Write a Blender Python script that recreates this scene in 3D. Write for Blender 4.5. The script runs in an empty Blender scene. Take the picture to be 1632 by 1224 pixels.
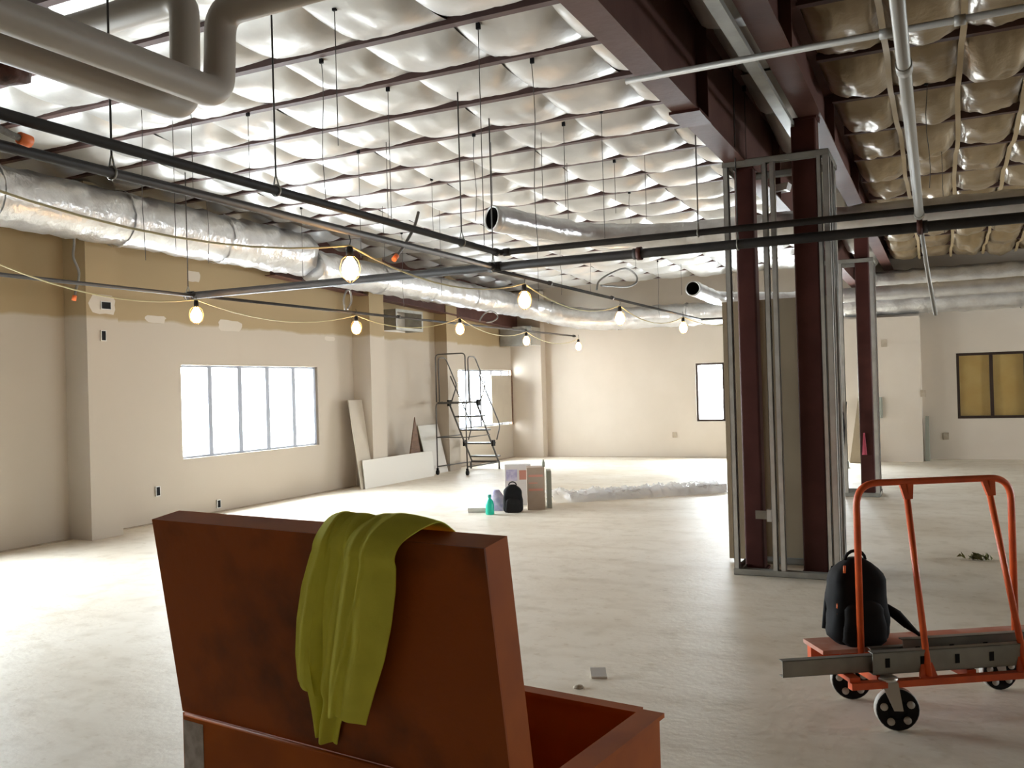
import bpy, bmesh, math, random
from mathutils import Vector, Matrix, noise

# ------------------------------------------------------------------ camera, sky, exposure
scene = bpy.context.scene
COL = scene.collection
FPX, CAMH = 1440.0, 1.6
YAW, PITCH, ROLL = math.radians(25.53), math.radians(0.36), math.radians(-1.63)
_f = Vector((-math.sin(YAW)*math.cos(PITCH), math.cos(YAW)*math.cos(PITCH), math.sin(PITCH)))
_r0 = Vector((math.cos(YAW), math.sin(YAW), 0)); _u0 = _r0.cross(_f)
_r = _r0*math.cos(ROLL)+_u0*math.sin(ROLL); _u = -_r0*math.sin(ROLL)+_u0*math.cos(ROLL)
CAM = Vector((0, 0, CAMH))
cam = bpy.data.cameras.new('camera'); camo = bpy.data.objects.new('camera', cam); COL.objects.link(camo)
cam.sensor_width = 36.0; cam.lens = 36.0*FPX/1632.0; cam.clip_start = .05; cam.clip_end = 200
camo.matrix_world = Matrix(((_r.x, _u.x, -_f.x, 0), (_r.y, _u.y, -_f.y, 0), (_r.z, _u.z, -_f.z, CAMH), (0, 0, 0, 1)))
scene.camera = camo

world = bpy.data.worlds.new('overcast_sky'); scene.world = world; world.use_nodes = True
bg = world.node_tree.nodes['Background']
bg.inputs[0].default_value = (0.90, 0.95, 1.0, 1); bg.inputs[1].default_value = 36.0
scene.view_settings.view_transform = 'Standard'; scene.view_settings.look = 'None'
scene.view_settings.gamma = 1.0; scene.view_settings.use_curve_mapping = False
scene.view_settings.exposure = 0.78
BULB_STRENGTH = 34.0
scene.cycles.use_denoising = True
scene.cycles.max_bounces = 10; scene.cycles.diffuse_bounces = 6; scene.cycles.glossy_bounces = 4
scene.cycles.transparent_max_bounces = 16
scene.cycles.sample_clamp_indirect = 6.0
scene.cycles.caustics_reflective = False; scene.cycles.caustics_refractive = False

# window openings: (wall, from, to, z0, z1)
XW, YF = -9.25, 19.6
XR, YB = 10.5, -5.0
Z0, Z1 = 0.79, 2.06
LEFT_OPEN = [(9.05, 11.99), (16.74, 19.3), (2.95, 5.87)]
ADDED_OPEN = [(9.1, 12.02), (15.2, 18.12)]  # unseen right-wall windows, added to brighten the foreground floor
FAR_OPEN = [(-4.9, -1.96), (0.23, 3.15)]
def portal(loc, rot, sx, sy):
    l = bpy.data.lights.new('daylight_portal', 'AREA'); l.shape = 'RECTANGLE'; l.size = sx; l.size_y = sy
    l.cycles.is_portal = True
    o = bpy.data.objects.new('daylight_portal', l); COL.objects.link(o); o.location = loc; o.rotation_euler = rot
for a, b in LEFT_OPEN:
    portal((XW-.05, (a+b)/2, (Z0+Z1)/2), (0, -math.pi/2, 0), Z1-Z0, b-a)
for a, b in ADDED_OPEN:
    portal((XR+.05, (a+b)/2, (Z0+Z1)/2), (0, math.pi/2, 0), Z1-Z0, b-a)
portal(((FAR_OPEN[0][0]+FAR_OPEN[0][1])/2, YF+.05, (Z0+Z1)/2), (-math.pi/2, 0, 0), 2.94, Z1-Z0)

# ------------------------------------------------------------------ pixel helpers (1632 x 1224 frame)
def ray(x, y): return _f*FPX+_r*(x-816)-_u*(y-612)
def fl(x, y, z=0.0): d = ray(x, y); return CAM+d*((z-CAMH)/d.z)
def onx(x, y, X): d = ray(x, y); return CAM+d*(X/d.x)
def ony(x, y, Y): d = ray(x, y); return CAM+d*(Y/d.y)
def vert(x, y, P):
    d = ray(x, y); return CAM+d*(math.hypot(P[0], P[1])/math.hypot(d.x, d.y))
def roofz(y): return 4.35-.023*y
def roofp(x, y):
    Y = 7.0
    for k in range(40): Y = fl(x, y, roofz(Y)).y
    return fl(x, y, roofz(Y))
V = Vector
RND = random.Random(7)

# ------------------------------------------------------------------ materials
MATS = {}
def mat(name, col, rough=.6, metal=0.0, col2=None, cscale=4.0, bump=None, bscale=60.0, spec=.5, detail=4.0, lo=.4, hi=.65, stretch=None):
    m = bpy.data.materials.new(name); m.use_nodes = True; nt = m.node_tree; b = nt.nodes['Principled BSDF']
    b.inputs['Base Color'].default_value = (*col, 1); b.inputs['Roughness'].default_value = rough
    b.inputs['Metallic'].default_value = metal; b.inputs['Specular IOR Level'].default_value = spec
    geo = nt.nodes.new('ShaderNodeNewGeometry'); vec = geo.outputs['Position']
    if stretch:
        mp = nt.nodes.new('ShaderNodeMapping'); mp.inputs['Scale'].default_value = stretch
        nt.links.new(vec, mp.inputs['Vector']); vec = mp.outputs['Vector']
    if col2:
        n = nt.nodes.new('ShaderNodeTexNoise'); n.inputs['Scale'].default_value = cscale; n.inputs['Detail'].default_value = detail
        nt.links.new(vec, n.inputs['Vector'])
        cr = nt.nodes.new('ShaderNodeValToRGB'); cr.color_ramp.elements[0].position = lo; cr.color_ramp.elements[1].position = hi
        cr.color_ramp.elements[0].color = (*col, 1); cr.color_ramp.elements[1].color = (*col2, 1)
        nt.links.new(n.outputs['Fac'], cr.inputs['Fac']); nt.links.new(cr.outputs['Color'], b.inputs['Base Color'])
    if bump:
        n = nt.nodes.new('ShaderNodeTexNoise'); n.inputs['Scale'].default_value = bscale; n.inputs['Detail'].default_value = 3
        nt.links.new(vec, n.inputs['Vector'])
        bp = nt.nodes.new('ShaderNodeBump'); bp.inputs['Strength'].default_value = bump; bp.inputs['Distance'].default_value = .02
        nt.links.new(n.outputs['Fac'], bp.inputs['Height']); nt.links.new(bp.outputs['Normal'], b.inputs['Normal'])
    MATS[name] = m
    return m
mat('floor', (.74, .655, .525), .5, 0, (.88, .815, .70), .8, .15, 22, spec=.35, detail=10, lo=.28, hi=.66)
def floor_wear():
    # finer dusty scuffs and broad trowel streaks on top of the concrete tone
    nt = MATS['floor'].node_tree; b = nt.nodes['Principled BSDF']; src = b.inputs['Base Color'].links[0].from_socket
    geo = nt.nodes.new('ShaderNodeNewGeometry')
    for scale, stretch, lo, hi, dark in ((5.0, (1, 1, 1), .5, .72, (.86, .84, .80, 1)), (1.1, (.5, 3.2, 1), .52, .70, (.91, .89, .86, 1)), (14.0, (1, 1, 1), .60, .72, (.88, .85, .80, 1))):
        mp = nt.nodes.new('ShaderNodeMapping'); mp.inputs['Scale'].default_value = stretch; mp.inputs['Rotation'].default_value = (0, 0, .35)
        n = nt.nodes.new('ShaderNodeTexNoise'); n.inputs['Scale'].default_value = scale; n.inputs['Detail'].default_value = 7
        r = nt.nodes.new('ShaderNodeValToRGB'); r.color_ramp.elements[0].position = lo; r.color_ramp.elements[1].position = hi
        r.color_ramp.elements[0].color = (1, 1, 1, 1); r.color_ramp.elements[1].color = dark
        mx = nt.nodes.new('ShaderNodeMix'); mx.data_type = 'RGBA'; mx.blend_type = 'MULTIPLY'; mx.inputs['Factor'].default_value = 1
        nt.links.new(geo.outputs['Position'], mp.inputs['Vector']); nt.links.new(mp.outputs['Vector'], n.inputs['Vector']); nt.links.new(n.outputs['Fac'], r.inputs['Fac'])
        nt.links.new(src, mx.inputs['A']); nt.links.new(r.outputs['Color'], mx.inputs['B']); src = mx.outputs['Result']
    nt.links.new(src, b.inputs['Base Color'])
floor_wear()
mat('wall', (.57, .495, .405), .8, 0, (.60, .525, .435), 1.2, .05, 80)
mat('pilaster', (.58, .505, .415), .8, 0, (.61, .535, .445), 1.2, .05, 80)
mat('red_steel', (.055, .014, .011), .5, 0, (.08, .023, .018), 3, .08, 20, spec=.25)
mat('beam_steel', (.105, .045, .034), .55, 0, (.075, .028, .021), 2.5, .08, 20, spec=.25)
mat('purlin', (.055, .024, .02), .6, 0, (.075, .034, .028), 4)
mat('vinyl', (.52, .51, .485), .40, 0.45, (.44, .43, .41), 2.2, .32, 7, spec=.5)
mat('vinyl_tan', (.25, .18, .095), .3, 0.3, (.40, .32, .22), 1.7, .5, 9, spec=.75, lo=.45, hi=.7)
mat('strap', (.36, .27, .15), .5)
mat('deck', (.3, .28, .25), .7)
mat('foil', (.74, .74, .74), .28, 0.75, (.62, .61, .6), 5, .5, 16)
mat('foil_dull', (.55, .54, .52), .42, 0.6, (.44, .43, .42), 4, .4, 14)
mat('black_pipe', (.016, .014, .013), .6, 0, (.03, .026, .024), 6)
mat('black', (.007, .007, .008), .75, spec=.2)
mat('pipe_jacket', (.40, .355, .30), .5, 0, (.36, .32, .265), 2)
mat('galv', (.66, .66, .64), .32, .75, (.56, .56, .54), 8)
mat('galv_dull', (.36, .355, .32), .45, .5, (.28, .275, .245), 6)
mat('conduit', (.40, .39, .36), .45, .3)
mat('wire', (.05, .045, .04), .6)
mat('drywall', (.48, .42, .34), .8, 0, (.52, .46, .37), 2)
mat('drywall_gray', (.30, .23, .145), .8, 0, (.34, .265, .17), 2)
mat('drywall_white', (.72, .69, .63), .8)
mat('tan_board', (.62, .37, .10), .6, 0, (.68, .43, .135), 3)
mat('plywood', (.16, .08, .04), .7, 0, (.11, .055, .03), 6, stretch=(1, 1, 6))  # brown wood of the window trim, also colours the gap-shadow wedge
mat('bronze', (.035, .02, .014), .4, .3)
mat('white_frame', (.30, .32, .37), .5, .1)
mat('orange_box', (.37, .082, .008), .62, 0, (.08, .026, .009), 3.6, .1, 30, spec=.25, detail=6, lo=.46, hi=.72)
mat('orange_box_clean', (.48, .112, .008), .62, 0, (.36, .08, .008), 4, spec=.25)
mat('cart_orange', (.80, .13, .03), .4, 0, (.66, .10, .025), 9)
mat('cart_deck', (.55, .17, .09), .6, 0, (.66, .38, .30), 5, detail=6, lo=.42, hi=.66)
mat('rubber', (.012, .011, .011), .75, spec=.2)
mat('wheel_gray', (.52, .50, .45), .5)
mat('lime', (.78, .75, .10), .85, 0, (.72, .69, .09), 12, .15, 500, spec=.2)
mat('cardboard', (.42, .33, .26), .8, 0, (.38, .29, .22), 4)
mat('print_red', (.60, .28, .22), .8)
mat('white_card', (.72, .70, .70), .7)
mat('violet', (.42, .40, .62), .7, 0, (.62, .60, .74), 18)
mat('teal', (.0, .50, .36), .3)
mat('cap', (.02, .30, .24), .4)
mat('orange', (.95, .22, .06), .5)
mat('pink', (.55, .08, .13), .7)
mat('gray_green', (.30, .31, .26), .5)
mat('hose', (.20, .19, .17), .5, .3, bump=.5, bscale=90)
mat('sticker', (.62, .58, .56), .6, 0, (.42, .38, .36), 30)
mat('braid', (.50, .42, .22), .6)
mat('leaf', (.20, .20, .06), .8, 0, (.12, .11, .05), 30)
mat('strip_white', (.85, .85, .84), .3)
mat('rust_red', (.10, .028, .016), .6, 0, (.045, .014, .01), 12, .6, 14)
mat('mud', (.60, .54, .46), .8)
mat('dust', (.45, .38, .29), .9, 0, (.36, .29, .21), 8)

# left wall: primed below ~2.6 m, old tan above, with a trowelled wavy edge
def wall_two_tone():
    m = bpy.data.materials.new('wall_left'); m.use_nodes = True; nt = m.node_tree; b = nt.nodes['Principled BSDF']
    b.inputs['Roughness'].default_value = .75
    g = nt.nodes.new('ShaderNodeNewGeometry'); s = nt.nodes.new('ShaderNodeSeparateXYZ'); nt.links.new(g.outputs['Position'], s.inputs[0])
    n = nt.nodes.new('ShaderNodeTexNoise'); n.inputs['Scale'].default_value = 1.3; n.inputs['Detail'].default_value = 5
    nt.links.new(g.outputs['Position'], n.inputs['Vector'])
    ma = nt.nodes.new('ShaderNodeMath'); ma.operation = 'MULTIPLY_ADD'; ma.inputs[1].default_value = .16
    nt.links.new(n.outputs['Fac'], ma.inputs[0]); nt.links.new(s.outputs['Z'], ma.inputs[2])
    mr = nt.nodes.new('ShaderNodeMapRange'); mr.inputs['From Min'].default_value = 2.655; mr.inputs['From Max'].default_value = 2.70
    nt.links.new(ma.outputs[0], mr.inputs['Value'])
    mx = nt.nodes.new('ShaderNodeMix'); mx.data_type = 'RGBA'
    mx.inputs['A'].default_value = (.50, .435, .355, 1); mx.inputs['B'].default_value = (.37, .275, .15, 1)
    nt.links.new(mr.outputs[0], mx.inputs['Factor']); nt.links.new(mx.outputs['Result'], b.inputs['Base Color'])
    MATS['wall_left'] = m
wall_two_tone()

def glass_mat(name, tint, gloss):
    m = bpy.data.materials.new(name); m.use_nodes = True; nt = m.node_tree; nt.nodes.clear()
    o = nt.nodes.new('ShaderNodeOutputMaterial'); t = nt.nodes.new('ShaderNodeBsdfTransparent'); g = nt.nodes.new('ShaderNodeBsdfGlossy')
    t.inputs[0].default_value = (*tint, 1); g.inputs['Roughness'].default_value = .05
    mx = nt.nodes.new('ShaderNodeMixShader'); mx.inputs[0].default_value = gloss
    nt.links.new(t.outputs[0], mx.inputs[1]); nt.links.new(g.outputs[0], mx.inputs[2]); nt.links.new(mx.outputs[0], o.inputs[0])
    MATS[name] = m
glass_mat('glass', (.96, .98, .98), .05)
def film_mat():
    m = bpy.data.materials.new('poly_film'); m.use_nodes = True; nt = m.node_tree; b = nt.nodes['Principled BSDF']
    b.inputs['Base Color'].default_value = (.95, .95, .94, 1); b.inputs['Roughness'].default_value = .25
    b.inputs['Alpha'].default_value = .45; b.inputs['Specular IOR Level'].default_value = .8
    MATS['poly_film'] = m
film_mat()
def emit(name, col, s):
    m = bpy.data.materials.new(name); m.use_nodes = True; b = m.node_tree.nodes['Principled BSDF']
    b.inputs['Base Color'].default_value = (.9, .85, .75, 1)
    b.inputs['Emission Color'].default_value = (*col, 1); b.inputs['Emission Strength'].default_value = s
    MATS[name] = m
emit('bulb', (1.0, .56, .22), BULB_STRENGTH)

# ------------------------------------------------------------------ mesh builder
class MB:
    def __init__(s): s.v = []; s.f = []; s.sm = []
    def add(s, vs, fs, smooth=False):
        k = len(s.v); s.v += [Vector(p) for p in vs]
        for f in fs: s.f.append([i+k for i in f]); s.sm.append(smooth)
        return s
    def box(s, a, b):
        x0, y0, z0 = a; x1, y1, z1 = b
        return s.add([(x0, y0, z0), (x1, y0, z0), (x1, y1, z0), (x0, y1, z0), (x0, y0, z1), (x1, y0, z1), (x1, y1, z1), (x0, y1, z1)],
                     [(0, 3, 2, 1), (4, 5, 6, 7), (0, 1, 5, 4), (1, 2, 6, 5), (2, 3, 7, 6), (3, 0, 4, 7)])
    def obox(s, o, ex, ey, ez):
        o, ex, ey, ez = V(o), V(ex), V(ey), V(ez)
        p = [o, o+ex, o+ex+ey, o+ey]; q = [i+ez for i in p]
        fs = [(0, 3, 2, 1), (4, 5, 6, 7), (0, 1, 5, 4), (1, 2, 6, 5), (2, 3, 7, 6), (3, 0, 4, 7)]
        if ex.cross(ey).dot(ez) < 0: fs = [f[::-1] for f in fs]
        return s.add(p+q, fs)
    def tube(s, pts, r, n=10, cap=True, closed=False):
        pts = [V(p) for p in pts]; N = len(pts); rs = r if isinstance(r, (list, tuple)) else [r]*N
        t0 = (pts[1]-pts[0]).normalized(); up = V((0, 0, 1)) if abs(t0.z) < .9 else V((1, 0, 0))
        nx = t0.cross(up).normalized(); k = len(s.v); prev = t0
        for i in range(N):
            a = pts[max(i-1, 0)]; b = pts[min(i+1, N-1)]
            if closed: a = pts[i-1]; b = pts[(i+1) % N]
            t = (b-a).normalized(); ax = prev.cross(t)
            if ax.length > 1e-6: nx = Matrix.Rotation(prev.angle(t), 3, ax.normalized()) @ nx
            nx = (nx-t*nx.dot(t)).normalized(); ny = t.cross(nx); prev = t
            for j in range(n):
                an = 2*math.pi*j/n; s.v.append(pts[i]+(nx*math.cos(an)+ny*math.sin(an))*rs[i])
        M = N if closed else N-1
        for i in range(M):
            for j in range(n):
                i2 = (i+1) % N
                s.f.append([k+i*n+j, k+i*n+(j+1) % n, k+i2*n+(j+1) % n, k+i2*n+j]); s.sm.append(True)
        if cap and not closed:
            s.f.append([k+j for j in range(n)][::-1]); s.sm.append(False)
            s.f.append([k+(N-1)*n+j for j in range(n)]); s.sm.append(False)
        return s
    def lathe(s, c, prof, n=16, axis=(0, 0, 1)):
        ax = V(axis).normalized(); h = V((1, 0, 0)) if abs(ax.x) < .9 else V((0, 1, 0))
        a = ax.cross(h).normalized(); b = ax.cross(a); k = len(s.v); c = V(c)
        for r, z in prof:
            for j in range(n):
                t = 2*math.pi*j/n; s.v.append(c+ax*z+(a*math.cos(t)+b*math.sin(t))*max(r, 1e-4))
        for i in range(len(prof)-1):
            for j in range(n):
                s.f.append([k+i*n+j, k+i*n+(j+1) % n, k+(i+1)*n+(j+1) % n, k+(i+1)*n+j]); s.sm.append(True)
        return s
    def grid(s, fn, nu, nv, smooth=True):
        k = len(s.v)
        for j in range(nv+1):
            for i in range(nu+1): s.v.append(V(fn(i/nu, j/nv)))
        for j in range(nv):
            for i in range(nu):
                a = k+j*(nu+1)+i; s.f.append([a, a+1, a+nu+2, a+nu+1]); s.sm.append(smooth)
        return s
    def mesh(s, name, m, base=V((0, 0, 0)), rec=True):
        me = bpy.data.meshes.new(name); me.from_pydata([p-base for p in s.v], [], s.f)
        me.polygons.foreach_set('use_smooth', s.sm); me.update()
        if rec:
            bm = bmesh.new(); bm.from_mesh(me); bmesh.ops.recalc_face_normals(bm, faces=bm.faces); bm.to_mesh(me); bm.free()
        me.materials.append(MATS[m]); return me
    def base(s):
        xs = [p.x for p in s.v]; ys = [p.y for p in s.v]; zs = [p.z for p in s.v]
        return V(((min(xs)+max(xs))/2, (min(ys)+max(ys))/2, min(zs)))

def setp(o, label=None, cat=None, group=None, kind=None):
    if label: o['label'] = label
    if cat: o['category'] = cat
    if group: o['group'] = group
    if kind: o['kind'] = kind
    return o
BASE = {}
def thing(name, loc, label, cat, group=None):
    o = bpy.data.objects.new(name, None); COL.objects.link(o); o.location = loc; o.empty_display_size = .1
    BASE[o.name] = V(loc); return setp(o, label, cat, group)
def part(name, mb, m, parent, label=None, rec=True):
    b = BASE[parent.name]; o = bpy.data.objects.new(name, mb.mesh(name, m, b, rec)); COL.objects.link(o)
    o.parent = parent; BASE[o.name] = b
    if label: o['label'] = label
    return o
def single(name, mb, m, label, cat, group=None, kind=None):
    b = mb.base(); o = bpy.data.objects.new(name, mb.mesh(name, m, b)); COL.objects.link(o); o.location = b; BASE[o.name] = b
    return setp(o, label, cat, group, kind)
def struct(name, mb, m, label=None):
    o = bpy.data.objects.new(name, mb.mesh(name, m)); COL.objects.link(o); o['kind'] = 'structure'; BASE[o.name] = V((0, 0, 0))
    if label: o['label'] = label
    return o
def bevel(o, w=.01, seg=2):
    md = o.modifiers.new('bevel', 'BEVEL'); md.width = w; md.segments = seg; md.limit_method = 'ANGLE'; return o
def arc(pts, r, n=5):
    """round the corners of a polyline"""
    pts = [V(p) for p in pts]; out = [pts[0]]
    for i in range(1, len(pts)-1):
        a, b, c = pts[i-1], pts[i], pts[i+1]; d1 = (a-b); d2 = (c-b); rr = min(r, d1.length*.48, d2.length*.48)
        p, q = b+d1.normalized()*rr, b+d2.normalized()*rr
        for k in range(n+1):
            t = k/n; out.append(p*(1-t)**2+b*2*t*(1-t)+q*t*t)
    return out+[pts[-1]]

# ------------------------------------------------------------------ room shell
ZT = 4.75
m = MB().box((XW-.3, YB-.3, -.2), (XR+.3, YF+.3, 0)); floor = struct('floor', m, 'floor', 'bare dusty concrete floor')
def wall_with_openings(axis, p0, p1, lo, hi, opens, name, mt, label=None):
    b = MB(); cur = lo
    def seg(a, c, za, zb):
        if axis == 'x': b.box((p0, a, za), (p1, c, zb))
        else: b.box((a, p0, za), (c, p1, zb))
    for a, c in sorted(opens):
        seg(cur, a, 0, ZT); seg(a, c, 0, Z0); seg(a, c, Z1, ZT); cur = c
    seg(cur, hi, 0, ZT)
    return struct(name, b, mt, label)
wl = wall_with_openings('x', XW-.22, XW, YB, YF, LEFT_OPEN, 'wall_left', 'wall_left', 'primed drywall wall with unpainted tan band along the top')
wf = wall_with_openings('y', YF, YF+.22, XW-.22, XR+.22, FAR_OPEN, 'wall_far', 'wall')
wr = wall_with_openings('x', XR, XR+.22, YB, YF, ADDED_OPEN, 'wall_right', 'wall')
wb = struct('wall_back', MB().box((XW-.22, YB-.22, 0), (XR+.22, YB, ZT)), 'wall')
def pilaster(wall, a, b, mt='pilaster'): return part('pilaster', MB().box(a, b), mt, wall)
for y0, y1 in ((7.28, 7.72), (12.98, 13.42), (15.80, 16.24), (1.4, 1.85)):
    pilaster(wl, (XW, y0, 0), (-8.88 if y0 < 15 else -8.97, y1, 4.15), 'wall_left')
pilaster(wf, (XW, 19.34, 0), (-8.47, YF, 3.9))
pilaster(wf, (-1.75, 18.95, 0), (-.39, YF, 2.80))
ceil = struct('ceiling', MB().box((XW-.3, YB-.3, ZT), (XR+.3, YF+.3, ZT+.1)), 'deck', 'sheet metal roof deck above the insulation')
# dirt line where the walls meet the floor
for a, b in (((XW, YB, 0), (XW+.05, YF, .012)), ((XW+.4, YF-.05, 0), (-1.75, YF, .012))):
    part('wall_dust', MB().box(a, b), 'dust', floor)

# ------------------------------------------------------------------ windows
def window(name, axis, p, a, b, mulls, frame_m, fw=.035, board=None, label=None):
    """frame, mullions and panes in one opening; p = plane coordinate of the glass"""
    def bx(s0, s1, z0, z1, d=.05):
        return MB().box((p-d, s0, z0), (p+d, s1, z1)) if axis == 'x' else MB().box((s0, p-d, z0), (s1, p+d, z1))
    fr = MB()
    for q in (bx(a, b, Z0, Z0+fw), bx(a, b, Z1-fw, Z1), bx(a, a+fw, Z0+fw, Z1-fw), bx(b-fw, b, Z0+fw, Z1-fw)): fr.add(q.v, q.f)
    o = struct(name, fr, frame_m, label)
    edges = [a+fw]
    for mlo, mhi in mulls:
        part('mullion', bx(mlo, mhi, Z0+fw, Z1-fw, .075), frame_m, o); edges += [mlo, mhi]
    edges.append(b-fw)
    for i in range(0, len(edges), 2):
        part('pane', bx(edges[i], edges[i+1], Z0+fw, Z1-fw, .003), 'glass', o)
        if board:
            q = MB().box((edges[i]-.03, p+.058, Z0+.005), (edges[i+1]+.03, p+.072, Z1-.005)) if axis == 'y' else bx(edges[i], edges[i+1], Z0, Z1, .008)
            part('backing_board', q, board, o)
    return o
w1 = window('window_1', 'x', XW-.10, 9.05, 11.99, [(9.56, 9.64), (10.15, 10.24), (10.75, 10.84), (11.36, 11.45), (11.9, 11.95)], 'white_frame', .03)
w2 = window('window_2', 'x', XW-.10, 16.74, 19.3, [(17.25, 17.33), (17.75, 17.83), (18.3, 18.38), (18.8, 18.88)], 'white_frame', .03)
window('window_3', 'x', XW-.10, 2.95, 5.87, [(3.46, 3.54), (4.05, 4.13), (4.65, 4.73), (5.26, 5.34)], 'white_frame', .03)
for k, (a, b) in enumerate(ADDED_OPEN): window('window_%d' % (6+k), 'x', XR+.1, a, b, [(a+.55+.6*i, a+.62+.6*i) for i in range(4)], 'bronze', .04)  # added windows out of view, letting extra daylight onto the floor
window('window_4', 'y', YF+.08, -4.9, -1.96, [(-4.32, -4.26), (-3.74, -3.68), (-3.15, -3.09), (-2.56, -2.5)], 'bronze', .045)
window('window_5', 'y', YF+.08, .23, 3.15, [(.80, .86), (1.38, 1.44), (1.97, 2.03), (2.56, 2.62)], 'bronze', .05, board='tan_board')

# trowelled patches of joint compound on the left wall
def patch(wall, X, y0, y1, z0, z1, seed):
    rr = random.Random(seed); pts = []
    for i in range(14):
        t = 2*math.pi*i/14; cx, cz = math.cos(t), math.sin(t); k = 1/max(abs(cx), abs(cz))*rr.uniform(.82, 1.0)
        pts.append((X+.003, (y0+y1)/2+cx*k*(y1-y0)/2, (z0+z1)/2+cz*k*(z1-z0)/2))
    part('mud_patch', MB().add(pts, [tuple(range(14))]), 'mud', wall, rec=False)
patch(wl, XW, 8.45, 8.82, 2.60, 2.70, 1); patch(wl, XW, 9.75, 10.25, 2.55, 2.72, 2); patch(wl, -8.88, 7.3, 7.7, 2.62, 2.86, 3)
patch(wl, XW, 12.2, 12.5, 2.5, 2.58, 4); patch(wl, XW, 9.2, 9.45, 3.2, 3.35, 5)

# junction boxes and outlets cut into the walls
def outlet(p, axis, w=.06, h=.1, label=''):
    if axis == 'x': a, b = (p.x-.004, p.y-w/2, p.z-h/2), (p.x+.012, p.y+w/2, p.z+h/2)
    else: a, b = (p.x-w/2, p.y-.012, p.z-h/2), (p.x+w/2, p.y+.004, p.z+h/2)
    t = thing('outlet_box', ((a[0]+b[0])/2, (a[1]+b[1])/2, a[2]), label, 'outlet box', 'open outlet boxes in the walls')
    part('box', MB().box(a, b), 'black' if axis == 'x' else 'dust', t)
    fr = MB(); e = .008
    for z0, z1, s0, s1 in ((h/2, h/2+e, -w/2-e, w/2+e), (-h/2-e, -h/2, -w/2-e, w/2+e), (-h/2, h/2, -w/2-e, -w/2), (-h/2, h/2, w/2, w/2+e)):
        if axis == 'x': fr.box((p.x, p.y+s0, p.z+z0), (p.x+.016, p.y+s1, p.z+z1))
        else: fr.box((p.x+s0, p.y-.016, p.z+z0), (p.x+s1, p.y, p.z+z1))
    part('rim', fr, 'galv' if axis == 'x' else 'dust', t)
outlet(onx(168, 487, -8.88), 'x', .13, .08, 'wide open outlet box high on the pilaster left of the big window')
outlet(onx(164, 535, -8.88), 'x', .06, .11, 'narrow open outlet box on the pilaster, below a wider one')
outlet(onx(251, 783, XW), 'x', .06, .11, 'low open outlet box on wall between pilaster and big window')
outlet(onx(348, 803, XW), 'x', .06, .1, 'low open outlet box under the bright multi-pane window')
outlet(ony(1409, 547, 18.95), 'y', .09, .13, 'high outlet box on the far wall bump-out beside red column')
outlet(ony(1471, 627, 18.95), 'y', .08, .12, 'outlet box at mid height near the edge of the bump-out')
outlet(ony(1508, 695, YF), 'y', .08, .12, 'low outlet box on far wall below left edge of boarded window')
outlet(ony(1075, 693, YF), 'y', .07, .11, 'low outlet box on far wall left of the bright far window')

# ------------------------------------------------------------------ roof: purlins and draped insulation
PY = [6.42+.78*k for k in range(-6, 17)]
def purlin(x0, x1, y, name='purlin'):
    z = roofz(y); t = .01; b = MB()
    prof = [(0, .045), (0, 0), (.07, 0), (.07, t), (t, t), (t, .20), (.07, .20), (.07, .2+t), (0, .2+t)]
    prof = [(-.0, .0), (.07, .0), (.07, .03), (.06, .03), (.06, .01), (.01, .01), (.01, .2), (-.0, .2)]
    vs = [(x, y+py, z+pz) for x in (x0, x1) for py, pz in prof]; n = len(prof)
    fs = [(i, (i+1) % n, (i+1) % n+n, i+n) for i in range(n)]+[tuple(range(n))[::-1], tuple(range(n, 2*n))]
    return part(name, b.add(vs, fs), 'purlin', ceil)
for y in PY: purlin(XW, -1.6, y)
CW = .765
def cell_mesh(seed, w, d, sag, lift, wr, mt, n=10, seamlift=.05, pk=.012):
    rr = random.Random(seed); off = rr.uniform(0, 99)
    def fn(u, v):
        x = (u-.5)*w; y = (v-.5)*d
        bx = 1-abs(2*u-1)**4; by = 1-abs(2*v-1)**2.5
        z = lift+.02*v-sag*by*(.45+.55*bx)-(-seamlift)*(1-bx)*by*.5
        k = noise.noise(V((x*3+off, y*3, off)))*.5+noise.noise(V((x*9+off, y*4.5, off)))*.3
        z += k*wr*by*bx
        edge = (abs(2*v-1)**3)*by*bx          # puckers that run off the purlins
        z += math.sin(x*55+off+3*noise.noise(V((x*6, y, off))))*pk*edge
        return (x, y, z)
    b = MB().grid(fn, n, n); return b.mesh('insulation_panel', mt, rec=False)
def place(name, me, loc, parent, rz=0):
    o = bpy.data.objects.new(name, me); COL.objects.link(o); o.location = loc; o.rotation_euler.z = rz; o.parent = parent
    return o
cells = [cell_mesh(s, CW+.004, .712, .11, .028, wv, 'vinyl', 16, .04) for s, wv in ((1, .025), (2, .04), (3, .03), (4, .06), (5, .045), (6, .07), (7, .04), (8, .025))]
for j in range(3, len(PY)-1):
    yc = PY[j]+.425
    for i in range(10):
        xc = XW+CW*(i+.5)
        k = RND.randrange(8)
        o = place('insulation_panel', cells[k], (xc, yc, roofz(yc)), ceil, math.pi if RND.random() < .5 else 0)
# last strip at the far wall and the unseen strips behind the camera
b = MB().box((XW, PY[-1], roofz(19)+.06), (-1.6, YF, roofz(19)+.09)); part('insulation_strip', b, 'vinyl', ceil)
b = MB().box((XW, YB, roofz(3)+.08), (-1.6, PY[3], roofz(3)+.11)); part('insulation_strip', b, 'vinyl', ceil)
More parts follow.
